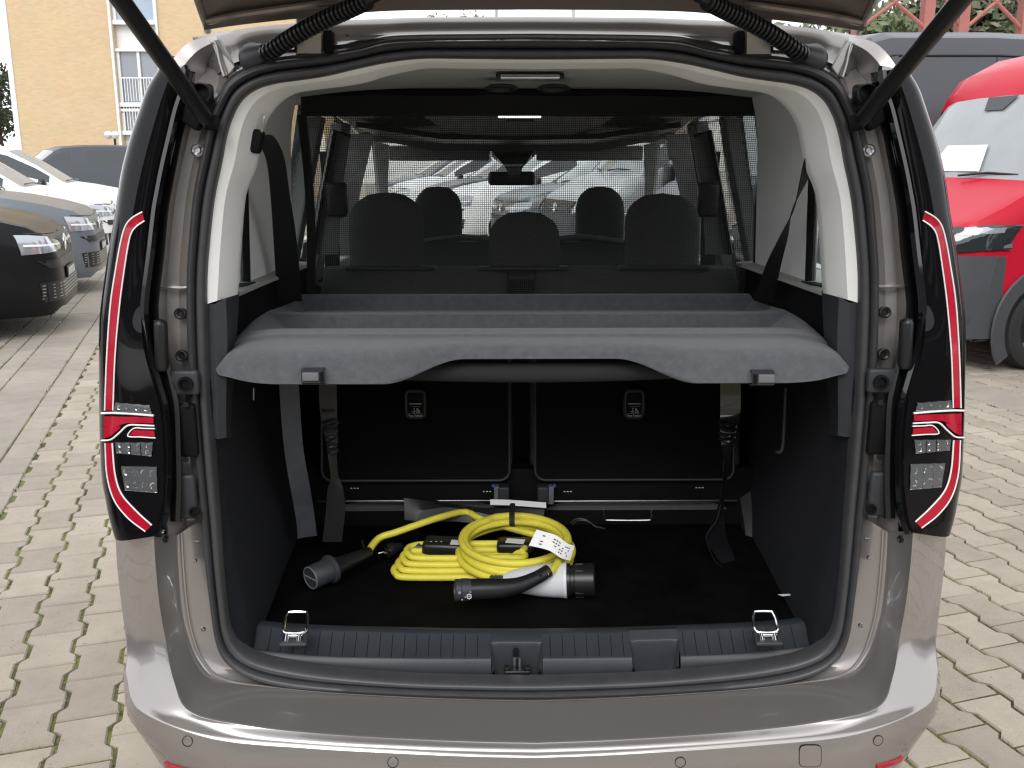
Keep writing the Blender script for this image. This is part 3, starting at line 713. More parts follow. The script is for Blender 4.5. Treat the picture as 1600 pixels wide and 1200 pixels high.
# ---- darker plastic and carpet below the light trim
for s in (0, 1):
    S = (lambda m: m.mirror()) if s else (lambda m: m)
    a = [(320,475),(321,535),(326,630),(330,686)]; b = [(353,467),(355,540),(353,640),(354,684)]; c = [(374,455),(368,560),(362,640),(363,683)]
    m = MB().slab([spl([at(x, y, Ys(y) + .022) for x, y in a], 4), spl([at(lerp(x, q, .5), y, Ys(y) + .018) for (x, y), (q, _) in zip(a, b)], 4), spl([at(x, y, Ys(y) + .035) for x, y in b], 4), spl([at(x, y, Ys(y) + .17) for x, y in c], 4)], .004, toward=(0, 1.2, 1))
    S(m).build('lower_pillar_trim', 'dark_plastic', car)
    # side wall, one carpeted sheet curving from the seal over the wheel housing
    zz = [(690, 1.06), (770, .95), (850, .84), (920, .73), (975, .60)]
    rows = []
    edge = [(331,692),(337,770),(344,850),(350,920),(358,985)]
    for (ex, ey) in edge:
        p0 = at(ex, ey, Ys(ey) + .02); k = (ey - 690) / 295
        xin = lerp(-.685, -.632, k ** 1.5); z = p0.z if ey < 980 else .525
        row = [p0, V(lerp(p0.x, xin, .25), Ys(ey) + .018, z), V(lerp(p0.x, xin, .85), Ys(ey) + .035, z), V(xin, Ys(ey) + .075, z), V(xin - .012, 2.2, z), V(xin - .03, 2.5, z), V(xin - .045, 2.85, z)]
        rows.append(row)
    rows.append([p + V(0, 0, -.05) for p in rows[-1]])
    rows.insert(0, [V(p.x, p.y, 1.10) for p in rows[0]]); rows.insert(0, [V(p.x - .01, p.y, 1.19) for p in rows[0]])
    cols = [spl(list(c), 3) for c in zip(*rows)]; rows = [list(c) for c in zip(*cols)]
    rows = [spl(r, 3) for r in rows]
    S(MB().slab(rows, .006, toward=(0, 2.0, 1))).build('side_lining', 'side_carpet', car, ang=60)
    # upper shelf-side tray with air slots, and the pillar behind the quarter window
    q = [(373,462),(374,415),(466,415),(466,458)]
    g = [[V(-.80, y_, 1.298), V(xi_ - .02, y_, 1.293), V(xi_ - .004, y_, 1.289), V(xi_, y_, 1.282)] for y_, xi_ in ((2.10, -.678), (2.2, -.672), (2.4, -.662), (2.85, -.635))]
    S(MB().slab(g, .006, toward=(0, 2.4, 3))).build('side_tray', 'tray_grey', car)
    S(MB().slab([[V(xi_ - .012, y_, 1.288), V(xi_ - .02, y_, 1.18)] for y_, xi_ in ((2.11, -.678), (2.2, -.672), (2.4, -.662), (2.85, -.635))], .006)).build('tray_skirt', 'matt_black', car)
    tray = S(MB()); 
    for k in range(8):
        p = V(-.715 + .004 * k, 2.20 + .016 * k, 1.2955)
        m = MB().box(p, (.050 - .004 * abs(k - 4), .007, .003), Matrix.Rotation(.5, 3, 'Z')); S(m).build('air_slot', 'matt_black', car, smooth=False)
    # C pillar inside
    m = MB()
    cp = [[V(-.70, 2.375, z_), V(x_ - .004, 2.36, z_), V(x_, 2.45, z_), V(x_ + .012, 2.79, z_)] for x_, z_ in ((-.692, 1.293), (-.686, 1.45), (-.676, 1.66), (-.655, 1.765))]
    cols = [spl(list(c), 4) for c in zip(*cp)]; m.slab([spl(list(c), 3) for c in zip(*cols)], .02, toward=(0, 2.3, 1.4))
    S(m).build('rear_side_pillar_trim', 'light_trim', car)
    S(MB().tube(spl([V(-.700, 2.358, 1.292), V(-.694, 2.358, 1.45), V(-.684, 2.358, 1.66), V(-.663, 2.358, 1.76)], 4), .009, 8)).build('window_seal', 'matt_black', car)
    MB_ = MB(); MB_.slab([[V(-.735, 2.16, 1.775), V(-.62, 2.14, 1.79)], [V(-.75, 2.6, 1.755), V(-.56, 2.6, 1.79)], [V(-.75, 3.0, 1.74), V(-.54, 3.0, 1.78)]], .01, toward=(0, 2.4, 1.2))
    S(MB_).build('roof_side_lining', 'headliner', car)
    # door pillars and grab rails deeper in the cabin
    for (y, w, z0, z1) in ((3.46, .16, 1.15, 1.72), (3.02, .08, 1.15, 1.72)):
        q = [V(-.80, y, z0), V(-.80, y + w, z0), V(-.665, y + w, z1), V(-.665, y, z1)]
        S(MB().prism(q, (.05, -.01, .0))).build('door_pillar_trim', 'grey_plastic', car, smooth=False, bevel=.008)
    for nm_, pl_, Y_, mt_, th_ in (('centre_pillar_trim', ((549,209),(585,209),(563,300),(550,400),(528,400),(534,300)), 3.45, 'pillar_grey', .06), ('windscreen_pillar_trim', ((585,222),(608,226),(606,300),(604,372),(588,372),(593,300)), 4.22, 'pillar_grey', .05), ('rear_door_frame', ((524,204),(548,213),(534,300),(529,398),(490,398),(506,300)), 3.08, 'grey_plastic', .04)):
        S(MB().prism([at(x_, y_, Y_) for x_, y_ in pl_], (-.02, th_, 0))).build(nm_, mt_, car, smooth=False)
    S(MB().box(at(526, 312, 3.03), (.07, .04, .11), None, .015)).build('door_speaker_pod', 'satin_black', car)
    S(MB().tube([at(x_, y_, 3.06) for x_, y_ in ((548, 213), (524, 204), (506, 300), (490, 398))], .007, 6)).build('door_seal_strip', 'matt_black', car)
    belt = [V(-.70, 3.40, 1.62), V(-.69, 3.38, 1.45), V(-.69, 3.36, 1.2)]
    S(MB().slab([[p, p + V(.05, .01, 0)] for p in spl(belt, 4)], .002)).build('front_seat_belt', 'webbing', car)
    q = [V(-.775, 2.95, 1.15), V(-.775, 3.42, 1.15), V(-.775, 3.42, .6), V(-.775, 2.95, .6)]
    S(MB().prism(q, (.04, 0, 0))).build('door_card', 'satin_black', car, smooth=False)
    S(MB().box((-.76, 4.1, .9), (.06, 1.0, .6), None, .02)).build('door_card', 'satin_black', car)

# ---- ceiling
hl = [[V(x, y, z - .03 * (abs(x) / .66) ** 3) for x in (-.66, -.45, -.2, 0, .2, .45, .66)] for y, z in ((2.10, 1.80), (2.4, 1.795), (2.8, 1.79), (3.3, 1.785), (3.8, 1.765), (4.2, 1.72), (4.34, 1.69))]
MB().slab([spl(r, 3) for r in hl], .012, toward=(0, 3, 1.2)).build('headliner', 'headliner', car)
MB().box((0, 4.27, 1.685), (1.24, .06, .03), None, .01).build('windscreen_header', 'headliner', car)
# overhead locker and roof console
m = MB(); m.slab([[V(-.62, 3.75, 1.735), V(-.3, 3.72, 1.69), V(0, 3.72, 1.685), V(.3, 3.72, 1.69), V(.62, 3.75, 1.735)], [V(-.56, 4.12, 1.70), V(-.3, 4.1, 1.675), V(0, 4.1, 1.67), V(.3, 4.1, 1.675), V(.56, 4.12, 1.70)]], .02)
m.build('overhead_shelf', 'satin_black', car)
MB().slab([[V(-.66, 4.1, 1.715), V(-.35, 4.08, 1.672), V(.35, 4.08, 1.672), V(.66, 4.1, 1.715)], [V(-.62, 4.12, 1.70), V(-.34, 4.1, 1.640), V(.34, 4.1, 1.640), V(.62, 4.12, 1.70)]], .02).build('overhead_shelf_lip', 'grey_plastic', car)
m = MB(); m.slab([[V(-.38, 3.1, 1.782), V(-.3, 3.1, 1.765), V(0, 3.1, 1.76), V(.3, 3.1, 1.765), V(.38, 3.1, 1.782)], [V(-.34, 3.5, 1.765), V(-.25, 3.5, 1.735), V(0, 3.5, 1.73), V(.25, 3.5, 1.735), V(.34, 3.5, 1.765)], [V(-.24, 3.86, 1.70), V(-.17, 3.86, 1.685), V(0, 3.86, 1.682), V(.17, 3.86, 1.685), V(.24, 3.86, 1.70)]], .02)
m.build('roof_console', 'headliner', car)
MB().box((0, 4.12, 1.665), (.20, .12, .03), None, .012).build('sensor_housing', 'matt_black', car)
p = at(812, 182, 3.05); MB().box(p, (.135, .012, .008), None, .003).build('cabin_light', mat('lit_lamp', (.8, .8, .78), .4, emit=((1, .98, .94), 2.0)), car)
p = at(812, 188, 3.2); MB().box(p, (.09, .05, .008), None, .003).build('cabin_light_switch', 'dark_plastic', car)
# luggage light and two roof vents just inside the opening
p = at(828, 119, 2.4)
lt = MB().box(p, (.165, .04, .012), None, .004).build('luggage_light', 'satin_black', car)
MB().box(p + V(0, -.008, -.003), (.145, .03, .012), None, .004).build('light_lens', 'chrome', lt)
for x in (783, 865):
    p = at(x, 137, 2.55); MB().lathe([(0, .044), (.004, .044), (.005, .038), (-.004, .036), (-.004, 0)], p, (0, -.1, -1), 28).build('roof_vent', 'dark_plastic', car)
for x0_, x1_ in ((607, 765), (838, 1004)):
    a_, b_ = at(x0_, 228, 4.22), at(x1_, 251, 4.22)
    MB().box(((a_.x + b_.x) / 2, 4.22, (a_.z + b_.z) / 2), (b_.x - a_.x, .025, a_.z - b_.z), None, .008).build('sun_visor', 'pillar_grey', car)
# ---- mirror, dash, steering wheel
MB().box((-.02, 4.28, 1.515), (.205, .03, .062), None, .022).build('rear_view_mirror', 'satin_black', car)
MB().slab([[V(-.12, 4.33, 1.62), V(.09, 4.33, 1.62)], [V(-.10, 4.30, 1.60), V(.07, 4.30, 1.60)], [V(-.05, 4.30, 1.565), V(.03, 4.30, 1.565)], [V(-.03, 4.30, 1.52), V(.01, 4.30, 1.52)]], .04).build('mirror_foot', 'gloss_black', car)
d = [[V(x, y, z - .03 * (x / .7) ** 2) for x in (-.75, -.4, 0, .4, .75)] for y, z in ((4.2, 1.0), (4.22, 1.15), (4.35, 1.20), (4.6, 1.21), (4.95, 1.16))]
MB().slab([spl(r, 3) for r in d], .02).build('dashboard', 'dark_plastic', car)
ring = [V(-.38 + .185 * math.cos(a), 3.98 + .07 * math.sin(a), 1.08 + .175 * math.sin(a)) for a in [2 * math.pi * k / 40 for k in range(40)]]
sw = MB().tube(ring, .015, 8, closed=True).build('steering_wheel', 'dark_plastic', car)
MB().box((-.38, 3.98, 1.07), (.34, .03, .05), None, .015).build('spoke', 'grey_plastic', sw)
# ---- seats
def headrest(cx, y, z0, z1, wd, parent, th=.11):
    m = MB(); rows = []
    for k in range(17):
        t = (k / 16) ** .8; z = lerp(z0, z1, t); w_ = wd / 2 * (1 - .06 * (1 - t)) * max(.45, max(0, 1 - max(0, (t - .40) / .60) ** 3.4) ** .36)
        th_ = th * (1 - max(0, (t - .6) / .4) ** 2 * .6)
        rows.append([V(cx + w_ * math.copysign(abs(math.cos(a)) ** .45, math.cos(a)), y + .03 * t + th_ / 2 * math.copysign(abs(math.sin(a)) ** .6, math.sin(a)), z) for a in [2 * math.pi * q / 28 for q in range(28)]])
    m.loft(rows, closed_u=True); c = V(cx, y + .03, z1 + .006); o = len(m.v); n = 28
    m.add([c], []); m.f += [(16 * n + k, 16 * n + (k + 1) % n, o) for k in range(n)]; m.m += [0] * n
    h = m.build('headrest', 'seat_cloth', parent, ang=60)
    return h
def seat(nm, x0, x1, y, z0, z1, lean, parent=car):
    st = empty(nm, (0, 0, 0), parent); m = MB(); rows = []
    for k in range(8):
        t = k / 7; z = lerp(z0, z1, t); yy = y + lean * t
        g = 1 - .3 * max(0, (t - .75) / .25) ** 2
        w_ = (x1 - x0) / 2 * (1 - .05 * max(0, (t - .7) / .3) ** 2); cx = (x0 + x1) / 2
        rows.append([V(cx + w_ * math.copysign(abs(math.cos(a)) ** .25, math.cos(a)), yy + .07 + .075 * g * math.copysign(abs(math.sin(a)) ** .4, math.sin(a)), z) for a in [2 * math.pi * q / 40 for q in range(40)]])
    m.loft(rows, closed_u=True); m.f.append(tuple(range(7 * 40, 8 * 40))); m.m.append(0)
    m.build('backrest', 'seat_cloth', st, ang=50)
    return st
rs1 = seat('rear_seat', -.62, -.035, 2.70, .56, 1.27, .13)
rs2 = seat('rear_seat', .018, .66, 2.70, .56, 1.27, .13)
headrest(-.42, 2.93, 1.26, 1.487, .235, rs1); headrest(.427, 2.93, 1.26, 1.484, .235, rs2); headrest(.003, 2.93, 1.22, 1.43, .228, rs2)
for st, x0, x1 in ((rs1, -.60, -.045), (rs2, .03, .62)):
    # carpeted back panel with a raised rim, tether pocket and release
    z0, z1 = .665, 1.20
    pan = []
    for k in range(2): pass
    poly = []
    r_ = .03
    for cx, cz, a0 in ((x1 - r_, z0 + r_, -90), (x1 - r_, z1 - r_, 0), (x0 + r_, z1 - r_, 90), (x0 + r_, z0 + r_, 180)):
        for q in range(6):
            an = R(a0 + 18 * q); zz_ = cz + r_ * math.sin(an); poly.append(V(cx + r_ * math.cos(an), 2.668 + (zz_ - z0) * .20, zz_))
    MB().prism(poly, (0, .03, .0)).build('back_panel', 'seat_panel', st, smooth=False)
    MB().tube(poly, .0042, 8, closed=True).build('panel_rim', 'dark_plastic', st)
    cx = -.2085 if st is rs1 else .4335
    p = at(649, 631, 2.694) if st is rs1 else at(991, 631, 2.694)
    fr = []
    for q in range(32):
        an = 2 * math.pi * q / 32; c, s_ = math.cos(an), math.sin(an); g = (abs(c) ** 6 + abs(s_) ** 6) ** (-1 / 6)
        fr.append(p + V(c * g * .027, 0, s_ * g * .040))
    pk = MB().tube(fr, .006, 8, closed=True).build('tether_pocket', 'dark_plastic', st)
    MB().box(p + V(0, .008, 0), (.052, .012, .078), None, .003).build('pocket_floor', 'matt_black', pk)
    MB().box(p + V(0, .000, .0), (.036, .003, .0018)).build('print_line', 'print_white', pk)
    MB().box(p + V(.002, .000, -.008), (.026, .003, .0010)).build('print_line', 'ink_grey', pk)
    # small child-seat pictogram: a seat, a child and an anchor
    pic = MB()
    for a_, b_, wd in (((-.010, -.022), (-.004, -.027), .0016), ((-.004, -.027), (.000, -.021), .0016), ((-.004, -.027), (-.004, -.014), .0012), ((-.006, -.014), (-.001, -.012), .0012), ((.003, -.027), (.013, -.027), .0018), ((.005, -.013), (.013, -.024), .0020), ((.004, -.013), (.004, -.026), .0016), ((.007, -.018), (.010, -.025), .0018)):
        pic.rod(p + V(a_[0], -.0012, a_[1]), p + V(b_[0], -.0012, b_[1]), wd / 2, 6)
    pic.build('pictogram', 'print_white', pk)
    MB().box(p + V(0, 0, -.029), (.036, .003, .0008)).build('print_line', 'ink_grey', pk)
    tx = bpy.data.curves.new('tether_text', 'FONT'); tx.body = 'Top Tether'; tx.size = .0092; tx.align_x = 'CENTER'; tx.extrude = .0003; tx.offset = .00012
    to = bpy.data.objects.new('tether_text', tx); COL.objects.link(to); dg = bpy.context.evaluated_depsgraph_get()
    me = bpy.data.meshes.new_from_object(to.evaluated_get(dg)); bpy.data.objects.remove(to); me.materials.clear(); me.materials.append(MAT['print_white'])
    to = bpy.data.objects.new('lettering', me); COL.objects.link(to); to.rotation_euler = (R(90), 0, 0); to.location = p + V(0, -.0052, -.0375)
    ml = to.matrix_basis.copy(); adopt(to, pk)
for x0, x1, xc, st in ((-.42, -.01, -.215, None), (.03, .44, .237, None)):
    fs = seat('front_seat', xc - .24, xc + .24, 3.55, .5, 1.28, .18); cxh = -.318 if xc < 0 else .325
    headrest(cxh, 3.80, 1.24, 1.485, .20, fs, .10)
    for d_ in (-.05, .05): MB().rod((cxh + d_, 3.80, 1.18), (cxh + d_, 3.81, 1.26), .006).build('headrest_post', 'steel', fs)
    lip = [V(xc - .2, 3.72, 1.275), V(xc, 3.70, 1.30), V(xc + .2, 3.72, 1.275)]
    MB().tube(spl(lip, 5), .012, 8).build('shoulder_edge', 'grey_plastic', fs)
for x in (-.40, .42, .0):
    MB().box((x, 2.86, 1.272), (.27, .05, .012), None, .005).build('seat_top_ledge', 'dark_plastic', car)
# black seat base, rails, hinges, anchor loops
MB().box((.02, 2.76, .59), (1.38, .12, .20), None, .004).build('seat_base', 'matt_black', car)
MB().box((-.335, 2.664, .603), (.56, .006, .006), None, .002).build('seat_rail', 'steel', car)
MB().box((.355, 2.664, .600), (.56, .006, .006), None, .002).build('seat_rail', 'steel', car)
for x, y in ((787, 772), (848, 772)):
    p = at(x, y, 2.652); MB().box(p, (.034, .04, .055), None, .005).build('seat_hinge', 'dark_plastic', car)
    p = at(776 if x < 800 else 861, y, 2.650); MB().box(p, (.016, .03, .055), None, .003).build('hinge_cover', 'grey_plastic', car)
    p = at(771 if x < 800 else 866, y - 13, 2.645); MB().box(p, (.011, .012, .010), None, .003).build('hinge_clip', 'blue_clip', car)
for x, y in ((549, 763), (756, 768), (882, 768), (1088, 762)):
    for k in range(3):
        p = at(x + 5 * k, y, 2.64); MB().box(p, (.0052, .002, .0024)).build('stamped_mark', 'print_white', car, smooth=False)
lp = [at(x, y, 2.62) for x, y in ((943, 797), (945, 811), (955, 813), (1010, 813), (1017, 810), (1018, 797))]
MB().tube(spl(lp, 4), .0032, 8).build('anchor_loop', 'steel', car)

for s in (-1, 1): MB().box((s * .69, 2.93, .85), (.14, .10, .74), None, .02).build('seat_side_bolster', 'matt_black', car)  # black boxes added to block light leaking in past the seat sides
MB().box((-.008, 2.83, .90), (.07, .04, .68), None, .004).build('seat_gap_cover', 'matt_black', car)  # black box added behind the seat gap to keep it dark
# ---- floor, sill and lashing eyes
fl = [[V(-.70, 2.018, .512), V(0, 2.018, .512), V(.70, 2.018, .512)], [V(-.72, 2.8, .512), V(0, 2.8, .512), V(.72, 2.8, .512)]]
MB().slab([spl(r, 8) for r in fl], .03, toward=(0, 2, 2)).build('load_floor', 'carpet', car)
S0 = [(403,975),(440,979),(520,983),(640,986),(720,987.5),(834,988)]
S1 = [(388,1013),(440,1019),(520,1025),(640,1027.5),(720,1028),(834,1028)]
S2 = [(388,1026),(440,1036),(520,1045),(640,1057),(720,1062),(834,1065)]
def srow(P, Y): 
    o = [at(x, y, Y) for x, y in P]; o[-1].x = 0
    o = spl(o, 10); return o + [mx(p) for p in o[-2::-1]]
yrow = [srow(S0, 2.012), srow([(a[0] - 1, lerp(a[1], b[1], .1)) for a, b in zip(S0, S1)], 2.006), srow([(lerp(a[0], b[0], .93), lerp(a[1], b[1], .93)) for a, b in zip(S0, S1)], 1.962), srow(S1, 1.955), srow([(lerp(a[0], b[0], .12), lerp(a[1], b[1], .12)) for a, b in zip(S1, S2)], 1.951), srow(S2, 1.944), srow([(x, y + 12) for x, y in S2], 1.95)]
yrow.insert(0, [p + V(0, .03, -.006) for p in yrow[0]])
def cutx(rows, xa, xb, n=40):
    out = []
    for r in rows:
        row = []
        for k in range(n + 1):
            x = lerp(max(xa, r[0].x), min(xb, r[-1].x), k / n)
            j = 0
            while j < len(r) - 2 and r[j + 1].x < x: j += 1
            d = r[j + 1].x - r[j].x; row.append(r[j].lerp(r[j + 1], max(0, min(1, (x - r[j].x) / d)) if d > 1e-9 else 0))
        out.append(row)
    return out
SX = [(at(767, 1030, 1.955).x, at(848, 1030, 1.955).x), (at(987, 1030, 1.955).x, at(1063, 1030, 1.955).x)]
for xa, xb in ((-2, SX[0][0]), (SX[0][1], SX[1][0]), (SX[1][1], 2)):
    sill = MB().slab(cutx(yrow, xa, xb), .004, toward=(0, 1, 2)).build('sill_trim', 'sill_plastic', car, ang=60)
back = cutx(yrow[:3], SX[0][0], SX[0][1]), cutx(yrow[:3], SX[1][0], SX[1][1])
for q, (xa, xb) in enumerate(SX):
    r = cutx(yrow, xa, xb, 16); rows = []
    zt = r[1][8].z
    for k, t in ((0, 0), (1, .08), (2, .2), (3, .45), (4, .75), (5, .97), (6, 1.0), (7, 1.0)):
        row = []
        for i in range(17):
            e = abs(i / 8 - 1); w_ = 1 - max(0, (e - .62) / .38) ** 2.5      # rounded corners of the scoop
            top = r[1][i].lerp(r[3][i], .42); dp = smooth(min(1, t / .97)) * .072 * w_
            p = V(top.x, lerp(top.y, top.y - .010, t), top.z - dp)
            if k >= 6: p = V(top.x, lerp(top.y - .010, r[5][i].y, .55 if k == 6 else 1.02), lerp(top.z, r[6][i].z, 1) - .0 if w_ < .05 else max(top.z - dp - .006, r[6][i].z - .01))
            row.append(p)
        rows.append(row)
    front = [r[0], r[1], [a.lerp(b, .38) for a, b in zip(r[1], r[3])]]
    MB().loft(front + rows).build('sill_scoop', 'sill_plastic', car, ang=45)
# cut lines pressed across the sill
g = MB()
for k in range(44):
    x = -.60 + 1.2 * k / 43
    if any(a - .004 < x < b + .004 for a, b in SX): continue
    c = cutx(yrow, x, x + .0005, 1); c = [r[0] for r in c]
    e = .35 + .65 * (1 - (abs(x) / .6) ** 2)
    a = c[1].lerp(c[3], .12); b = c[3]; d = c[4].lerp(c[5], .42 * e if abs(x) < .33 else 0)
    u = V(0, -.0003, .0006)
    for s_, e_ in ((a, b), (b, d)):
        if (e_ - s_).length > 1e-4: g.add([s_ + u + V(-.0008, 0, 0), s_ + u + V(.0008, 0, 0), e_ + u + V(.0008, 0, 0), e_ + u + V(-.0008, 0, 0)], [(0, 1, 2, 3)])
tag(g.build('sill_grooves', 'matt_black', car, smooth=False), kind='stuff')
st = empty('tailgate_striker', (0, 0, 0), car); p = at(808, 1046, 1.955)
MB().tube([p + V(-.006, .0, -.004), p + V(-.006, 0, .030), p + V(.006, 0, .030), p + V(.006, 0, -.004)], .0042, 8).build('hoop', 'steel', st)
MB().box(p + V(0, .005, -.004), (.060, .03, .010), Matrix.Rotation(.0, 3, 'X'), .004).build('base_plate', 'satin_black', st)
for d_ in (-.024, .024): MB().lathe([(0, .007), (.006, .007), (.007, .004), (.004, .0035), (.004, 0)], p + V(d_, .0, .002), (0, -.4, 1), 12).build('bolt', 'satin_black', st)
MB().box(at(806, 1022, 1.98), (.012, .008, .03), None, .003).build('guide', 'matt_black', st)
for s, (x, y) in enumerate(((460, 992), (1199, 991))):
    le = empty('lashing_eye', (0, 0, 0), car); p = atz(x, y, .555)
    fr = [p + V(.026 * c_, .024 + .020 * s_ , .004 + .030 * (s_ + 1) * .5) for c_, s_ in ((-.8, -1), (-1, 0), (-.85, .8), (-.6, 1), (.6, 1), (.85, .8), (1, 0), (.8, -1))]
    MB().tube(spl(fr, 4, True), .0038, 8, closed=True).build('ring', 'chrome', le)
    MB().box(p + V(0, -.002, .0), (.040, .018, .008), Matrix.Rotation(-.3, 3, 'X'), .003).build('plate', 'chrome', le)
    for d_ in (-.016, .013): MB().rod(p + V(d_, -.018, -.008), p + V(d_, -.004, .002), .007, 12).build('rivet', 'chrome', le)
    MB().box(p + V(0, -.004, -.008), (.062, .040, .010), Matrix.Rotation(.35, 3, 'X'), .004).build('recess', 'sill_plastic', le)
# ---- seat belts and straps
def webbing(name, ctr, wid, mt, parent=car, th=.0025):
    """flat band: ctr = points, wid = half-width vectors."""
    c = spl(ctr, 6); w_ = spl(wid, 6)
    return MB().slab([[p - q, p - q * .3, p + q * .3, p + q] for p, q in zip(c, w_)], th).build(name, mt, parent, ang=60)
webbing('rear_seat_belt', [at(404, 216, 2.085), at(417, 221, 2.11), at(430, 250, 2.20), at(437, 300, 2.32), at(444, 360, 2.42), at(449, 420, 2.5), at(453, 470, 2.56)],
        [V(.006, .010, .004), V(.010, .014, .012), V(.016, .014, .008), V(.020, .012, .002), V(.026, .01, .0), V(.030, .008, 0), V(.032, .006, 0)], 'webbing')
webbing('rear_seat_belt', [at(1276, 220, 2.085), at(1268, 245, 2.12), at(1254, 285, 2.21), at(1238, 328, 2.30), at(1224, 370, 2.37), at(1208, 415, 2.45), at(1193, 470, 2.52)],
        [V(.010, .004, .004), V(.018, .006, .008), V(.012, .012, .004), V(.0035, .016, .0), V(.013, .012, -.002), V(.021, .008, -.004), V(.028, .004, -.004)], 'webbing')
bg_ = MB().box(at(401, 221, 2.08), (.026, .03, .05), Matrix.Rotation(.3, 3, 'Y'), .008).build('belt_guide', 'matt_black', car)
MB().box(at(411, 194, 2.07), (.006, .004, .036), Matrix.Rotation(.25, 3, 'Y'), .002).build('guide_tongue', 'steel', bg_)
bg_ = MB().box(at(1279, 224, 2.085), (.018, .03, .03), Matrix.Rotation(-.3, 3, 'Y'), .008).build('belt_guide', 'matt_black', car)
webbing('hanging_strap', [at(451, 590, 2.30), at(454, 640, 2.31), at(459, 700, 2.33), at(467, 750, 2.37), at(475, 795, 2.42), at(481, 838, 2.46)],
        [V(.0235, .004, 0)] * 3 + [V(.0245, .004, .002)] * 3, 'webbing_grey')
webbing('hanging_strap', [at(512, 595, 2.30), at(513, 630, 2.30), at(515, 660, 2.31), at(519, 690, 2.31), at(519, 712, 2.32), at(522, 745, 2.33), at(524, 765, 2.34), at(524, 800, 2.36), at(519, 846, 2.38)],
        [V(.022, 0, 0), V(.022, 0, 0), V(.019, 0, 0), V(.014, 0, 0), V(.010, .006, 0), V(.008, .010, 0), V(.020, .004, 0), V(.025, .0, 0), V(.026, 0, 0)], 'bag')
gth = MB()
for k, (x, y, w_) in enumerate(((513, 640, .021), (515, 659, .019), (517, 664, .018), (516, 672, .018), (517, 681, .015), (519, 688, .013), (518, 696, .012), (520, 705, .012))):
    p = at(x, y, 2.303); sl = .25 * ((k % 3) - 1) + .12
    gth.tube(spl([p + V(-w_, .006, -w_ * sl), p + V(-w_ * .4, -.004, -.003), p + V(w_ * .4, -.004, -.002 + .003 * (k % 2)), p + V(w_, .004, w_ * sl)], 4), .0038, 6)
gth.build('strap_gathers', 'bag', car)
webbing('hanging_strap', [at(1141, 595, 2.34), at(1141, 640, 2.34), at(1138, 665, 2.35), at(1137, 690, 2.35), at(1135, 715, 2.36), at(1130, 760, 2.38), at(1124, 800, 2.40), at(1119, 838, 2.42), at(1131, 866, 2.43), at(1148, 898, 2.40)],
        [V(.026, 0, 0), V(.026, 0, 0), V(.022, 0, 0), V(.018, 0, 0), V(.010, .006, 0), V(.008, .010, 0), V(.012, .010, 0), V(.028, .006, 0), V(.026, .012, 0), V(.012, .010, 0)], 'foil')
gth = MB()
for k, (x, y) in enumerate(((1137, 662), (1137, 670), (1136, 679), (1136, 687))):
    p = at(x, y, 2.342); gth.tube(spl([p + V(-.021, .004, .003), p + V(-.006, -.004, -.003), p + V(.012, -.004, -.004), p + V(.022, .004, -.001)], 4), .0042, 6)
gth.build('strap_gathers', 'foil', car)
cr = [at(x, y, 2.39) for x, y in ((1136, 700), (1132, 740), (1128, 775), (1120, 812), (1106, 832), (1104, 846), (1115, 872), (1126, 885), (1145, 895))]
MB().tube(spl(cr, 5), .0018, 6).build('strap_piping', 'satin_black', car)
# jack handle / wall pocket at the right
q = [at(x, y, 2.35) for x, y in ((1228, 606), (1224, 690), (1219, 706), (1212, 706))]
MB().tube(spl(q, 4), .005, 8).build('side_pocket_rod', 'dark_plastic', car)
q = [at(x, y, 2.13) for x, y in ((396, 606), (396, 625))]
MB().rod(q[0], q[1], .0018, 6).build('wall_pin', 'steel', car)
p = atz(1228, 929, .538); MB().slab([[p + V(-.02, .0, .0), p + V(.018, -.004, .004)], [p + V(-.012, -.012, .001), p + V(.018, -.018, .008)]], .0006).build('textile_label', 'paper', car)
# ================================================================ open tailgate, its stays and wiring hoses
tg = empty('tailgate', (0, 0, 0), car)
TE = [(323,47),(378,39),(456,30.5),(534,23.5),(600,18),(690,16),(834,15.5)]
te = [at(x, y, 2.03) for x, y in TE]; te[-1].x = 0
def tgrow(dy, dz, kx): return fullrow([V(p.x * kx, p.y + dy, p.z + dz) for p in te[::-1]], 4)
sk = [tgrow(.0, .0, 1.0), tgrow(-.03, -.004, .995), tgrow(-.06, .018, .98), tgrow(-.09, .030, .965), tgrow(-.30, .11, .94), tgrow(-.75, .29, .96), tgrow(-1.15, .45, .98)]
MB().slab(sk, .012, toward=(0, 1.5, .5)).build('inner_panel', 'tailgate_inner', tg)
MB().slab([tgrow(.012, .004, 1.004), tgrow(.0, .04, .995), tgrow(-.3, .16, .95), tgrow(-1.18, .51, .99)], .006).build('outer_skin', 'paint', tg)
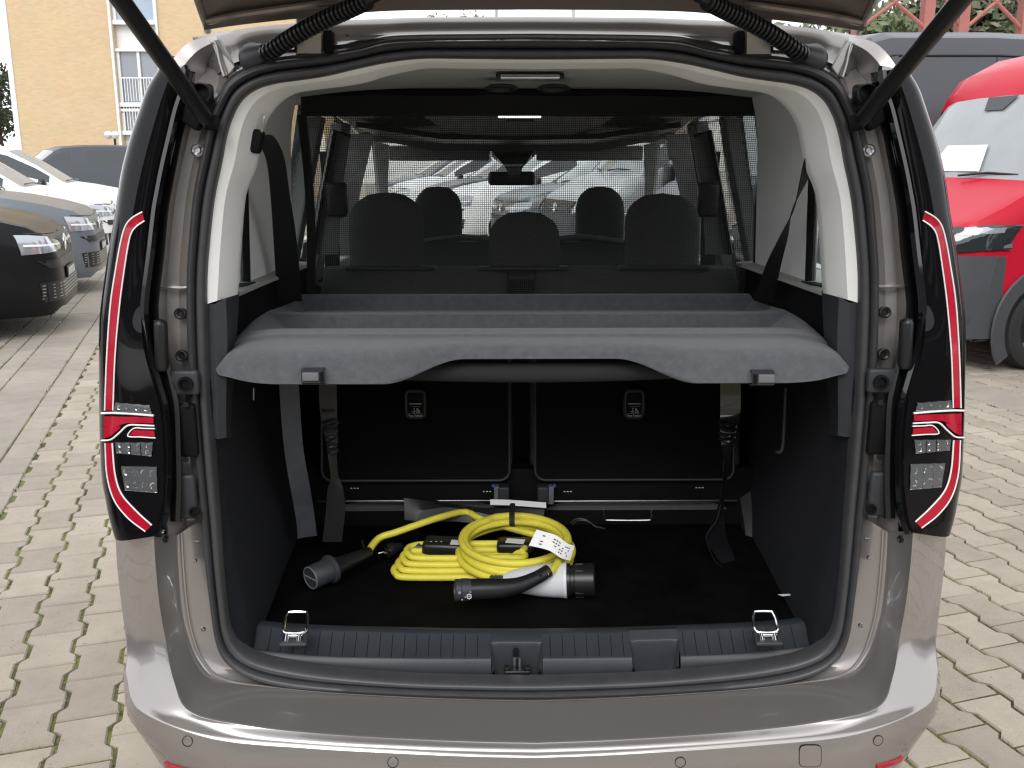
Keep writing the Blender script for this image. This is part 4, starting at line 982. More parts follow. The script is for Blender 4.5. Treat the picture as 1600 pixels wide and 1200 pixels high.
for s in (0, 1):
    S = (lambda m: m.mirror()) if s else (lambda m: m)
    a = [te[0] + V(0, .006, .0), te[0] + V(.012, -.06, .02), te[0] + V(.038, -.3, .11), te[0] + V(.026, -.75, .29)]
    S(MB().tube(spl(a, 4), .008, 8)).build('edge_flange', 'tailgate_inner', tg)
    bpnt = te[0] + V(.045, -.13, .035)
    S(MB().lathe([(0, .016), (-.006, .015), (-.008, .0)], bpnt + V(.02, -.05, .012), (0, .25, .97), 16)).build('grommet', 'satin_black', tg)
    q = [te[0] + V(.02, -.05, .010), te[0] + V(.10, -.07, .020), te[0] + V(.34, -.07, .052)]
    S(MB().tube(spl(q, 5), .012, 8, flat=.6)).build('pressed_bead', 'tailgate_inner', tg)
    trimp = [[te[1].lerp(te[6], k / 8) + V(0, -.16, .055) for k in range(9)], [te[1].lerp(te[6], k / 8) + V(0, -.20, .058) for k in range(9)], [te[1].lerp(te[6], k / 8) + V(0, -.6, .215) for k in range(9)]]
    S(MB().slab(trimp, .01, toward=(0, 1.5, .5))).build('tailgate_trim', 'dark_plastic', tg)
    # hinge arm
    q = [at(484, 84, 2.03), at(484, 60, 2.025), at(484, 36, 2.015), at(484, 10, 1.99), at(484, -12, 1.93)]
    S(MB().slab([[p + V(-.028, 0, 0), p + V(-.024, -.006, 0), p + V(.024, -.006, 0), p + V(.028, 0, 0)] for p in spl(q, 4)], .01)).build('hinge', 'paint', tg)
    S(MB().box(at(514, 66, 2.035), (.020, .03, .045), None, .005)).build('hinge_bracket', 'matt_black', car)
    S(MB().box(at(466, 70, 2.035), (.016, .02, .03), None, .005)).build('hinge_bracket', 'matt_black', car)
    S(MB().box(at(492, 72, 2.03), (.024, .012, .03), None, .004)).build('hinge_bracket', 'paint_inner', car)
    # corrugated wiring hose
    hp = [at(410, 90, 2.02), at(425, 79, 1.99), at(462, 55, 1.96), at(505, 32, 1.93), at(545, 14, 1.90), at(590, -8, 1.86)]
    c = resample(spl(hp, 12), 361)
    hs_ = S(MB().tube(c, lambda t: .0120 + (.0056 * (math.sin(t * 2 * math.pi * 30) > -.3) if .06 < t < .93 else -.001), 16)).build('wiring_hose', 'satin_black', car, ang=25)
    S(MB().lathe([(-.006, .034), (.004, .034), (.012, .030), (.03, .023), (.045, .016)], at(399, 93, 2.045), hp[1] - hp[0], 20)).build('hose_boot', 'rubber', hs_)
    # powered stay
    A, B = at(322, 186, 1.955), at(160, -40, 1.62); d = (B - A).normalized()
    S_ = S(MB().lathe([(-.02, .0), (-.02, .012), (0, .014), (.012, .0165), (.20, .0165), (.6, .0165)], A, d, 20)).build('tailgate_stay', 'satin_black', car)
    if s:
        for q in range(6):
            c_ = mx(A) + mx(d) * (.205 + .017 * q) + V(-.004, -.0155, .006); MB().box(c_, (.006, .002, .009), Matrix.Rotation(.7, 3, 'Y')).build('faint_print', 'ink_grey', S_, smooth=False)
    S(MB().lathe([(-.012, 0), (-.012, .016), (.012, .016), (.012, 0)], A + V(.008, .01, -.006), (1, .4, -.2), 16)).build('ball_joint', 'matt_black', S_)
    S(MB().lathe([(0, .011), (.045, .011), (.05, .007)], A + V(-.020, .02, .03), d, 12)).build('cable_boot', 'satin_black', S_)

# ================================================================ parcel shelf
def shelf_mesh():
    n = 121; rows = []
    zt = 1.205
    def tr(y):                       # two long troughs
        return -.075 * smooth((2.745 - y) / .03) * smooth((y - 2.475) / .03) - .060 * smooth((2.43 - y) / .022) * smooth((y - 2.185) / .03) - .006 * smooth((2.72 - y) / .05) * smooth((y - 2.2) / .05)
    prof = [('r', 2.775, 1.17), ('r', 2.775, 1.198), ('r', 2.765, 1.207)]
    ys = [2.75 - .006 * k for k in range(0, 109)]
    def droop(u, y): return .022 * smooth((2.55 - y) / .5) * max(0, (abs(u) - .82) / .18) ** 2
    def hw(y): return lerp(.680, .722, smooth((y - 1.95) / .60))
    P = []
    for kind, y, z in prof: P.append([V(lerp(-1, 1, k / (n - 1)) * .718, y, z) for k in range(n)])
    for y in ys:
        row = []
        for k in range(n):
            u = lerp(-1, 1, k / (n - 1)); x = u * hw(y)
            e = smooth((1 - abs(u)) * hw(y) / .10 - .35)
            mid = smooth((.30 - abs(x - .015)) / .12)
            yy = y
            z = zt + tr(y) * e - .010 * (1 - smooth((1 - abs(u)) / .04)) - droop(u, y)
            row.append((x, yy, z, u, mid))
        P.append([V(*q[:3]) for q in row])
    # rounded nose, front face and return edge
    nose = []
    for j in range(18):
        row = []
        for k in range(n):
            u = lerp(-1, 1, k / (n - 1)); x0 = u * hw(1.95)
            mid = smooth((.335 - abs(x0 - .015)) / .17)
            corner = smooth((abs(u) - .80) / .20)
            yf = 1.953 + .020 * corner ** 2 + .055 * mid                 # front line
            zb = 1.119 + .046 * mid + .022 * max(0, (abs(u) - .76) / .24) ** 2.4
            zn = zt - .004 - .010 * (1 - smooth((1 - abs(u)) / .04)) - droop(u, 2.05)
            t = j / 17
            zc = max(zn - .022, lerp(zn, zb, .6)); yc = yf + .004
            if t < .12: q = t / .12; y = lerp(2.10, yc + .040, q); z = zn - .003 * q
            elif t < .55:
                a = (t - .12) / .43 * math.pi / 2; y = lerp(yc + .040, yc, math.sin(a)); z = lerp(zn - .003, zc, 1 - math.cos(a))
            elif t < .93:
                q = (t - .55) / .38; y = lerp(yc, yf - .004 + .008 * mid, q); z = lerp(zc, zb, q)
            else:
                y = yf + .02; z = zb + .001
            x = x0 * (1 - .02 * corner * t * t)
            row.append(V(x, y, z))
        nose.append(row)
    P += nose
    P.append([V(p.x * .995, p.y + .03, p.z + .012) for p in nose[-1]])
    P.append([V(p.x * .985, 2.3, 1.15) for p in nose[-1]])
    P.append([V(p.x * .99, 2.76, 1.165) for p in nose[-1]])
    return MB().loft(P)
shelf = empty('parcel_shelf', (0, 2.4, 1.16))
tag(shelf, 'grey felt parcel shelf with two long troughs above the luggage floor', 'parcel shelf')
shelf_mesh().build('shelf_board', 'felt', shelf, ang=80)
for s in (0, 1):
    p = at(490, 588, 1.940) if s == 0 else at(1192, 591, 1.940)
    q = [V(0, .03, .016), V(0, .0, .016), V(0, -.010, .012), V(0, -.010, -.012), V(0, .004, -.018), V(0, .03, -.018)]
    m = MB(); rr = [[p + V(x, 0, 0) + v_ for v_ in q] for x in (-.024, -.020, 0, .018, .022)]
    m.slab(rr, .003); m.build('clip', 'dark_plastic', shelf, ang=30)
    sgn = 1 if s == 0 else -1
    MB().box(p + V(sgn * -.004, -.012, .002), (.034, .006, .018), None, .002).build('clip_face', 'grey_plastic', shelf)
    MB().box(p + V(sgn * .019, -.009, .001), (.007, .012, .022), None, .002).build('clip_slot', 'matt_black', shelf)
rl = [V(x, 2.05 + .03 * (x / .3) ** 2, 1.128) for x in (-.36, -.2, 0, .2, .39)]
MB().tube(spl(rl, 6), .022, 10).build('under_rail', 'felt_dark', shelf)

# ================================================================ partition net
net = tag(empty('partition_net', (0, 2.80, 1.2)), 'black mesh partition net stretched behind the rear seats', 'net')
xl, xr = -.646, .708
MB().tube([at(448, 144, 2.80), at(470, 144, 2.80), at(830, 144, 2.80), at(1180, 146, 2.80), at(1207, 150, 2.80)], lambda t: .010 if .02 < t < .98 else .006, 12).build('roller_bar', 'matt_black', net)
zt_ = at(830, 146, 2.80).z; zm = at(830, 179, 2.795).z; zb = 1.19
def xe(z, s): 
    t = (z - zb) / (zm - zb); return (xl + .012 * math.sin(t * math.pi)) if s < 0 else (xr - .012 * math.sin(t * math.pi))
g = [[V(lerp(xl + .012, xr - .012, k / 12), 2.798 + .003 * math.sin(k * 2.1 + j), lerp(zt_, zm - .004, j / 4)) for k in range(13)] for j in range(5)]
MB().slab(g, .002).build('top_band', 'webbing', net)
for s in (-1, 1):
    g = [[V(xe(z, s) - s * .0 + d * -s, 2.796, z) for d in (.0, .013, .026)] for z in [lerp(zb, zm, k / 10) for k in range(11)]]
    MB().slab(g, .003).build('side_band', 'webbing', net)
mesh = MB(); cell = .0061; r_ = .00072
def thread(a, b):
    d = V(0, -r_, 0)
    if abs(a.x - b.x) < abs(a.z - b.z): w_ = V(r_, 0, 0)
    else: w_ = V(0, 0, r_)
    mesh.add([a - w_, a + w_, a + d, b - w_, b + w_, b + d], [(0, 1, 4, 3), (1, 2, 5, 4), (2, 0, 3, 5)])
nx = int((xr - xl - .05) / cell)
for k in range(nx + 1):
    u = k / nx; pts = [V(lerp(xe(z, -1) + .024, xe(z, 1) - .024, u), 2.7955 + .002 * math.sin(u * 9 + z * 6), z) for z in (zb, lerp(zb, zm, .33), lerp(zb, zm, .66), zm)]
    for a, b in zip(pts, pts[1:]): thread(a, b)
nz = int((zm - zb) / cell)
for k in range(nz + 1):
    z = zb + k * cell
    pts = [V(lerp(xe(z, -1) + .02, xe(z, 1) - .02, q / 6), 2.7945 + .002 * math.sin(q / 6 * 9 + z * 6), z + .0015 * math.sin(q * 1.7 + k * .01)) for q in range(7)]
    for a, b in zip(pts, pts[1:]): thread(a, b)
tag(mesh.build('netting', 'net_thread', net, smooth=False, fix=False), kind='stuff')

# ================================================================ charging cables on the load floor
FZ = .5135
cab = tag(empty('charging_cable', (.03, 2.35, FZ)), 'yellow charging cable coiled into a round, black handle plug and capped plug', 'charging cable', None)
CR = .0098
def bez(P, n=8): return spl(P, n)
c0 = V(-.035, 2.375, FZ)
path = []
# lead from the capped plug on the left, up over the folded cable and into the coil
_A = at(573, 850, 2.36); _A.z = FZ + .055
lead = [_A, atz(592, 841, FZ + .066), atz(618, 832, FZ + .080), atz(652, 820, FZ + .095), atz(692, 807, FZ + .105), atz(728, 800, FZ + .095), c0 + V(-.085, .142, .085)]
coil = []
turns = [(.135, .012, .0), (.138, .030, .004), (.130, .046, -.006), (.118, .052, .006), (.128, .066, -.002)]
N = 28
for ti, (rad, h, sh) in enumerate(turns):
    rad *= 1.04
    nr, nh, ns = turns[min(ti + 1, len(turns) - 1)]
    for k in range(N):
        t = k / N; a = math.pi * .62 - 2 * math.pi * (ti * N + k) / N
        rr_ = lerp(rad, nr, smooth(t)); hh = lerp(h, nh, smooth(t))
        coil.append(c0 + V(sh + rr_ * 1.08 * math.cos(a), rr_ * 1.02 * math.sin(a), .012 + hh + .16 * (rr_ * math.sin(a) + .1) * .6))
rl_, hl_ = turns[-1][0] * 1.04, turns[-1][1]
for k in range(0, 19):
    a = math.pi * .62 - 2 * math.pi * k / N; coil.append(c0 + V(rl_ * 1.08 * math.cos(a), rl_ * 1.02 * math.sin(a), .012 + hl_ + .16 * (rl_ * math.sin(a) + .1) * .6))
end = [at(888, 862, 2.26), at(868, 885, 2.20), at(852, 897, 2.155)]
full = lead + coil[3:-8] + end[1:]
MB().tube(spl(full, 3), CR, 10).build('cable', 'yellow_cable', cab, ang=60)
# capped plug
A, B = at(573, 850, 2.36), at(486, 880, 2.235)
A.z = FZ + .055; B.z = FZ + .043; ax = (B - A).normalized()
pl = MB().lathe([(-.012, .010), (-.01, .014), (.02, .0165), (.05, .019), (.085, .022), (.10, .025), (.112, .027)], A, ax, 20).build('plug_handle', 'satin_black', cab)
L = (B - A).length
MB().lathe([(L * .62, .024), (L * .64, .037), (L * .66, .038), (L * .70, .037), (L * .72, .031), (L, .031), (L + .004, .028), (L + .004, 0)], A, ax, 28).build('plug_cap', 'dark_plastic', pl)
sd_ = ax.cross(V(0, 0, 1)).normalized(); e_ = A + ax * (L + .004)
MB().rod(e_ - sd_ * .028, e_ + sd_ * .028, .0022, 8).build('cap_web', 'grey_plastic', pl)
ringp = [e_ + (sd_ * math.cos(a) + sd_.cross(ax) * math.sin(a)) * .0285 for a in [2 * math.pi * k / 28 for k in range(28)]]
MB().tube(ringp, .0018, 6, closed=True).build('cap_rim', 'grey_plastic', pl)
MB().tube(spl([at(566, 845, 2.35), at(567, 852, 2.34), at(569, 858, 2.33)], 3), .003, 6).build('cable_tie', 'matt_black', cab)
# vehicle-side handle plug lying in front
hp = [at(857, 892, 2.17), at(838, 903, 2.15), at(812, 914, 2.13), at(785, 919, 2.115), at(760, 920, 2.11), at(735, 921, 2.105), at(713, 922, 2.10)]
for p in hp: p.z = max(p.z, FZ + .02)
hd_ = MB().tube(spl(hp, 5), lambda t: [.0155, .0175, .0185, .0195, .0235, .0255, .0255][min(6, int(t * 6.01))] if False else lerp(.0165, .0255, smooth((t - .1) / .6)), 20).build('handle_plug', 'satin_black', cab)
ax = (hp[-1] - hp[-2]).normalized()
MB().lathe([(-.012, .0262), (.0, .0272), (.010, .0272), (.012, .025), (.012, 0)], hp[-2] + ax * .012, ax, 24).build('plug_collar', 'dark_plastic', hd_)
MB().lathe([(0, .0262), (.012, .0262), (.014, .024), (.004, .022), (.004, 0)], hp[-1] - ax * .010, ax, 24).build('plug_mouth', 'dark_plastic', hd_)
for x, y in ((845, 899), (772, 916)):
    p = at(x, y, 2.095 if x < 800 else 2.138); MB().lathe([(0, .0035), (.001, .0035), (.001, 0)], p, (-.1, -.9, .4), 10).build('screw_hole', 'matt_black', hd_)
for k, (x, y, w_, h_) in enumerate(((718, 926, 6, 6), (727, 933, 3, 4), (735, 925, 4, 3), (733, 932, 7, 8), (722, 937, 4, 3))):
    p = at(x, y, 2.0715)
    if k == 3:
        MB().tube([p + V(.0055 * math.cos(a_), 0, .0062 * math.sin(a_)) for a_ in [math.pi * (q / 3 + .5) for q in range(6)]], .0011, 6, closed=True).build('printed_symbol', 'paper', hd_, smooth=False)
        MB().box(p, (.004, .0012, .003)).build('printed_symbol', 'ink_grey', hd_, smooth=False)
    else: MB().box(p, (w_ * .0009, .0012, h_ * .0009)).build('printed_symbol', 'ink_grey', hd_, smooth=False)
# white tag with print
tg0 = [at(832, 838, 2.235), at(862, 846, 2.225), at(880, 858, 2.225), at(893, 862, 2.235)]
tw = [V(.010, .012, .016), V(.009, .010, .016), V(.008, .008, .016), V(.006, .004, .018)]
tgp = [p - V(0, .018, -.004) for p in tg0]
tlab = MB().slab([[p - q, p, p + q] for p, q in zip(spl(tgp, 5), spl(tw, 5))], .0008).build('tag', 'paper', cab)
tc_, tn = spl(tgp, 5), spl(tw, 5)
for k in range(2, 13):
    p, q = tc_[k], tn[k]; d = (tc_[k + 1] - p)
    for j in (-.55, -.2, .15, .5):
        if rnd.random() < .55 or k in (3, 4): continue
        b = p + q * j + V(0, -.0014, .0006); e = b + d * .7; w_ = q * .07
        MB().add([b - w_, e - w_, e + w_, b + w_], [(0, 1, 2, 3)]).build('print', 'ink', tlab, smooth=False)
# hook-and-loop strap round the coil
MB().tube(spl([at(801, 787, 2.47), at(800, 800, 2.40), at(800, 818, 2.375), at(801, 822, 2.42)], 4), .0075, 8, flat=.25).build('binding_strap', 'webbing', cab)

# second cable: household lead with in-line control box
cb2 = tag(empty('charging_cable', (-.12, 2.3, FZ)), 'yellow charging cable folded flat, white plug with black cap and black control box', 'charging cable')
path = []
for k in range(4):
    h = FZ + .012 + .011 * k; off = .012 * (k % 2); y0_ = 2.32 + .016 * k
    xL, xR = -.355 + .010 * k, -.06
    seg = [V(xR, y0_ - .018, h), V(-.12, y0_ - .022, h), V(xL + .04, y0_ - .020, h), V(xL + .008, y0_ - .004, h + .003), V(xL, y0_ + .022, h + .005), V(xL + .012, y0_ + .046, h + .006), V(xL + .05, y0_ + .058, h + .006), V(-.1, y0_ + .062, h + .006), V(xR, y0_ + .060, h + .006), V(xR + .05, y0_ + .03, h + .008), V(xR + .045, y0_ + .0, h + .008)]
    path += seg
MB().tube(spl(path, 5), .0092, 10).build('cable', 'yellow_cable', cb2, ang=60)
MB().tube(spl([V(-.13, 2.292, FZ + .06), V(-.128, 2.284, FZ + .03), V(-.128, 2.289, FZ + .004)], 4), .007, 8, flat=.3).build('binding_strap', 'webbing', cb2)
p = at(694, 842, 2.42); p.z = FZ + .045
cbx = MB().box(p, (.115, .07, .045), Matrix.Rotation(-.12, 3, 'Z'), .012).build('control_box', 'satin_black', cb2)
for k in range(3): MB().lathe([(0, .002), (.0006, .002), (.0006, 0)], p + V(-.035 + .014 * k, -.015, .0228), (0, 0, 1), 8).build('indicator', 'print_white', cbx)
lb = MB().box(p + V(.035, -.022, .0235), (.032, .03, .0012), Matrix.Rotation(-.12, 3, 'Z')).build('box_label', 'paper', cbx, smooth=False)
MB().lathe([(0, .013), (.006, .013), (.008, .011), (.014, .011), (.016, .013), (.022, .013), (.024, .010), (.032, .010)], p + V(-.088, -.002, 0), (1, 0, 0), 16).build('cable_boot', 'rubber', cb2)
p2 = at(805, 842, 2.42); p2.z = FZ + .05
MB().box(p2, (.10, .06, .03), Matrix.Rotation(-.05, 3, 'Z'), .01).build('control_box_end', 'satin_black', cb2)
MB().box(p2 + V(.0, -.01, .0165), (.05, .03, .001), Matrix.Rotation(-.2, 3, 'Z')).build('box_label', 'paper', cb2, smooth=False)
# white plug with black cap
A, B = at(787, 896, 2.225), at(925, 890, 2.205); A.z = FZ + .036; B.z = FZ + .046; ax = (B - A).normalized(); L = (B - A).length
wp = MB().lathe([(0, .018), (.01, .022), (.04, .031), (.09, .040), (.125, .043), (.15, .044), (.152, .0455), (.158, .0455), (.160, .044)], A, ax, 28).build('white_plug', 'white_plastic', cb2)
MB().lathe([(.158, .042), (.168, .042), (.170, .037), (.178, .037), (.180, .041), (L + .004, .0415), (L + .008, .038), (L + .008, 0)], A, ax, 28).build('plug_cap', 'satin_black', wp)
for k in range(9):
    an = 2 * math.pi * k / 9; s1 = ax.orthogonal().normalized(); s2 = ax.cross(s1)
    q = A + ax * .192 + (s1 * math.cos(an) + s2 * math.sin(an)) * .0385
    MB().box(q, (.020, .004, .010), None, .001).build('grip_rib', 'dark_plastic', wp)
MB().lathe([(-.035, .0125)] + [(-.035 + .005 * k, .0125 + .003 * (k % 2)) for k in range(1, 8)] + [(.004, .016)], A, ax, 16).build('cable_boot', 'rubber', wp)
# schuko plug pins at the left
p = at(604, 829, 2.43); p.z = FZ + .03
sp = MB().lathe([(0, .019), (.02, .019), (.03, .013), (.045, .010)], p, (.8, .5, .1), 18).build('mains_plug', 'satin_black', cb2)
for d_ in (-.008, .008): MB().rod(p + V(d_, -.004, .0), p + V(d_ - .015, -.014, .0), .0024, 8).build('pin', 'chrome', sp)

# black bag and folded paper behind the cables
bgp = [[(632,812,2.50),(660,815,2.49),(715,815,2.49),(790,822,2.48),(846,815,2.50)], [(632,795,2.51),(662,797,2.50),(705,793,2.50),(780,806,2.50),(850,803,2.51)], [(631,778,2.525),(655,781,2.525),(690,786,2.53),(760,797,2.52),(852,787,2.53)], [(634,776,2.56),(655,778,2.57),(690,783,2.58),(760,793,2.57),(850,783,2.57)], [(634,800,2.60),(655,800,2.60),(690,803,2.60),(760,805,2.60),(850,800,2.60)]]
bgo = MB().slab([spl([at(q[0], q[1], q[2] + .055) for q in r], 4) for r in bgp], .003).build('cable_bag', 'bag', None, ang=25)
tag(bgo, 'empty black fabric bag lying behind the yellow cables', 'bag')
q = [at(x, y, 2.575) for x, y in ((766, 785), (800, 786), (853, 790))]
lf = MB().slab([[p + V(0, 0, .008) for p in spl(q, 3)], [p + V(0, -.012, -.004) for p in spl(q, 3)]], .003).build('folded_leaflet', 'paper', None)
tag(lf, 'folded white leaflet on top of the black bag', 'leaflet')
wr = [at(892, 817, 2.50), at(900, 811, 2.52), at(915, 812, 2.52), at(930, 822, 2.5), at(945, 826, 2.48)]
for p in wr: p.z = max(p.z, FZ + .003)
tie = MB().tube(spl(wr, 5), .0022, 6).tube(spl([p + V(.004, -.012, 0) for p in wr[:4]], 5), .0018, 6)
tag(tie.build('cable_tie', 'dark_plastic', None), 'thin dark cable tie left on the carpet beside the coil', 'cable tie')
# ================================================================ other vehicles in the yard
def carpaint(name, col, metal=.0): mat(name, col, .30, metal=metal, coat=.06, spec=.16)
carpaint('paint_black', (.009, .009, .010), .0); carpaint('paint_grey', (.155, .17, .185), .2); carpaint('paint_white', (.78, .78, .78)); carpaint('paint_red', (.46, .012, .030)); carpaint('paint_dark', (.085, .09, .10), .2); carpaint('paint_silver', (.42, .43, .44), .4)
mat('cladding', (.055, .058, .066), .55, bump=.1, bscale=300)
mat('black_grille', (.012, .012, .013), .35)
mat('plate_white', (.7, .7, .68), .5)
mat('headlight', (.42, .44, .47), .12, metal=.6, coat=.6, bump=.5, bscale=18)
mat('tyre', (.022, .022, .023), .8, bump=.5, bscale=60)
mat('glass_dark', (.020, .024, .026), .04, coat=1)
mat('cabin_glass', (.30, .315, .325), .05, spec=.45, var=.12, vscale=1.2)
mat('hub_silver', (.45, .45, .45), .35, metal=.6)

MPV = dict(L=4.97, top=[(0, .62), (-.03, .80), (-.10, .95), (-.22, 1.03), (-.5, 1.11), (-.9, 1.19), (-1.12, 1.24), (-1.6, 1.56), (-2.05, 1.82), (-2.35, 1.89), (-2.9, 1.92), (-3.6, 1.93), (-4.4, 1.91), (-4.75, 1.86), (-4.93, 1.45), (-4.97, .85)],
           wid=[(0, .48), (-.04, .66), (-.12, .78), (-.25, .87), (-.5, .93), (-.9, .96), (-2, .97), (-4.4, .96), (-4.8, .92), (-4.97, .86)], cowl=-1.12, head=-2.05, belt=1.12, roofw=.72, z0=.20)
PANEL = dict(L=5.9, top=[(0, .70), (-.04, .95), (-.12, 1.08), (-.30, 1.17), (-.50, 1.27), (-.68, 1.37), (-.80, 1.46), (-1.05, 1.83), (-1.28, 2.13), (-1.5, 2.36), (-1.8, 2.50), (-2.4, 2.62), (-3.8, 2.66), (-5.2, 2.66), (-5.8, 2.60), (-5.9, 1.0)],
             wid=[(0, .66), (-.05, .80), (-.15, .90), (-.35, .97), (-.7, 1.01), (-2, 1.02), (-5.6, 1.01), (-5.9, .96)], cowl=-.80, head=-1.28, belt=1.30, roofw=.80, z0=.26)
def ip(T, x):
    for (a, p), (b, q) in zip(T, T[1:]):
        if b <= x <= a: return lerp(p, q, (a - x) / (a - b) if a != b else 0)
    return T[-1][1]
def vehicle(name, label, cat, spec, paint, front, head, group=None, hscale=1.0, style='mpv', windows=True, wheelr=.335):
    root = tag(empty(name, front + V(0, 0, 0)), label, cat, group)
    fx = Vector((head[0], head[1], 0)).normalized(); fy = V(-fx.y, fx.x, 0)
    def Wd(p): return front + fx * p[0] + fy * p[1] + V(0, 0, p[2])
    sp = spec; xs = sorted(set([q[0] for q in sp['top']] + [-.30, -.75, -1.35, -2.5, -3.2, -3.9, -4.6] + ([-5.4] if sp['L'] > 5.5 else [])), reverse=True)
    xs = [x for x in xs if x >= -sp['L']]
    NK = 13; G = []
    for x in xs:
        zt = ip(sp['top'], x); 
        if zt > 1.6: zt = 1.6 + (zt - 1.6) * hscale
        w_ = ip(sp['wid'], x); z0 = sp['z0'] + (.06 if x > -.1 else 0)
        cab = zt > sp['belt'] + .15; zb = min(sp['belt'], zt - .09)
        rw = lerp(w_ * .96, sp['roofw'], smooth((zt - sp['belt']) / .6)) if cab else w_ * .93
        if zt > 2.3: rw = sp['roofw'] + .04
        sec = [(w_ * .90, z0), (w_ * .985, z0 + .10), (w_, lerp(z0, zb, .45)), (w_ * .995, lerp(z0, zb, .8)), (w_ * .975, zb), (lerp(w_ * .965, rw, .45), lerp(zb, zt, .42)), (rw, lerp(zb, zt, .84)), (rw * .93, lerp(zb, zt, .95)), (rw * .78, zt - .012), (rw * .4, zt), (0, zt + .004)]
        full = [V(x - (.16 * (abs(y) / max(w_, .1)) ** 2 if sp['head'] - .05 <= x <= sp['cowl'] + .05 else 0), y, z) for y, z in sec] + [V(x - (.16 * (abs(y) / max(w_, .1)) ** 2 if sp['head'] - .05 <= x <= sp['cowl'] + .05 else 0), -y, z) for y, z in sec[-2::-1]]
        G.append(full)
    n = len(G[0]); parts = {'body': MB(), 'windscreen': MB()}; lastw = {}
    for i in range(len(G) - 1):
        xm = (xs[i] + xs[i + 1]) / 2
        for k in range(n - 1):
            kk = min(k, n - 2 - k); key = 'body'
            if sp['head'] < xm < sp['cowl'] and kk >= 7: key = 'windscreen'
            elif windows and sp['belt'] and kk in (5,) and xm < sp['cowl'] - .25 and xm > -sp['L'] + .35 and not (-2.75 < xm < -2.55) and (style == 'mpv' or xm > -1.9): key = 'side_window'
            elif windows and kk == 5 and sp['head'] < xm < sp['cowl'] - .2: key = 'side_window'
            q = [G[i][k], G[i][k + 1], G[i + 1][k + 1], G[i + 1][k]]
            if key == 'side_window':
                s_ = k < n // 2; g_ = lastw.get(s_, (-9, 0)); g_ = (i, g_[1] + (g_[0] != i - 1)); lastw[s_] = g_; key = (s_, g_[1]); parts.setdefault(key, MB())
            parts[key].add([Wd(p) for p in q], [(0, 1, 2, 3)])
    parts['body'].add([Wd(p) for p in G[0]], [tuple(range(n))]); parts['body'].add([Wd(p) for p in G[-1]], [tuple(range(n - 1, -1, -1))])
    parts['body'].build('body', paint, root, ang=42)
    parts['windscreen'].build('windscreen', 'cabin_glass', root, ang=60)
    for kq in parts:
        if isinstance(kq, tuple): parts[kq].build('side_window', 'glass_dark', root, ang=60)
    bv = [Vector(p) for r in G for p in r]; bf = [(i * n + k, i * n + k + 1, (i + 1) * n + k + 1, (i + 1) * n + k) for i in range(len(G) - 1) for k in range(n - 1)] + [tuple(range(n))]
    T = BVHTree.FromPolygons(bv, bf)
    def fr(y, z, off):
        h = T.ray_cast(V(2, y, z), V(-1, 0, 0)); p = h[0] if h[0] is not None else V(-.3, y, z)
        nn = h[1] if h[0] is not None else V(1, 0, 0)
        if nn.x < 0: nn = -nn
        return Wd(p + nn * off)
    def patch(nm, quad, mt, off=.006, nu=8, nv=3, th=.012, parent=root):
        if style != 'mpv' and nv > 1: nu *= 2; nv *= 2; off += .012
        elif style == 'mpv' and nv > 1: nu = int(nu * 1.6); nv += 2; off += .004
        g = []
        for j in range(nv + 1):
            g.append([fr(*[lerp(lerp(quad[0][c], quad[1][c], i / nu), lerp(quad[3][c], quad[2][c], i / nu), j / nv) for c in (0, 1)], off) for i in range(nu + 1)])
        return MB().slab(g, th, toward=Wd((5, 0, 1))).build(nm, mt, parent)
    for s in (1, -1):
        if style == 'mpv':
            hl_ = patch('headlight', [(s * .22, .85), (s * .865, .955), (s * .865, .775), (s * .28, .785)], 'headlight', .008)
            patch('lamp_strip', [(s * .26, .830), (s * .85, .865), (s * .85, .845), (s * .27, .815)], 'white_line', .014, parent=hl_)
            patch('bonnet_gap', [(s * .1, .935), (s * .83, .965), (s * .83, .955), (s * .1, .925)], 'black_grille', .004)
        else:
            hl_ = patch('headlight', [(s * .64, 1.06), (s * .985, 1.13), (s * .985, .95), (s * .68, .88)], 'glass_dark', .010)
            patch('lamp_insert', [(s * .69, 1.045), (s * .82, 1.07), (s * .83, .94), (s * .71, .91)], 'headlight', .018, parent=hl_)
            patch('lamp_insert', [(s * .86, 1.085), (s * .965, 1.11), (s * .965, 1.07), (s * .86, 1.04)], 'headlight', .018, parent=hl_)
    if style == 'mpv':
        patch('grille', [(-.30, .84), (.30, .84), (.30, .80), (-.30, .80)], 'black_grille', .006)
        patch('upper_intake', [(-.80, .71), (.80, .71), (.70, .635), (-.70, .635)], 'black_grille', .004, 12)
        lo = patch('lower_intake', [(-.80, .51), (.80, .51), (.77, .33), (-.77, .33)], 'black_grille', .004, 14)
        for k in range(5):
            z = .36 + .03 * k; patch('intake_bar', [(-.78, z + .007), (.78, z + .007), (.78, z), (-.78, z)], 'hub_silver', .010, 14, 1, parent=lo)
        patch('number_plate', [(-.26, .61), (.26, .61), (.26, .50), (-.26, .50)], 'black_grille', .022, 4, 1)
        for k in range(5): 
            y = -.20 + .09 * k; patch('plate_figure', [(y, .59), (y + .05, .59), (y + .05, .52), (y, .52)], 'plate_white', .026, 1, 1, .003)
        zb_ = .82
    else:
        gr_ = patch('grille', [(-.58, 1.06), (.58, 1.06), (.55, .80), (-.55, .80)], 'black_grille', .006, 10, 4)
        for k in range(4):
            z = .83 + .06 * k; patch('grille_bar', [(-.57, z + .014), (.57, z + .014), (.57, z), (-.57, z)], 'hub_silver', .016, 10, 1, parent=gr_)
        patch('bumper_cladding', [(-.97, .90), (.97, .90), (.96, .26), (-.96, .26)], 'cladding', .014, 22, 5)
        patch('lower_intake', [(-.60, .56), (.60, .56), (.55, .40), (-.55, .40)], 'black_grille', .030, 10, 2)
        zb_ = .95
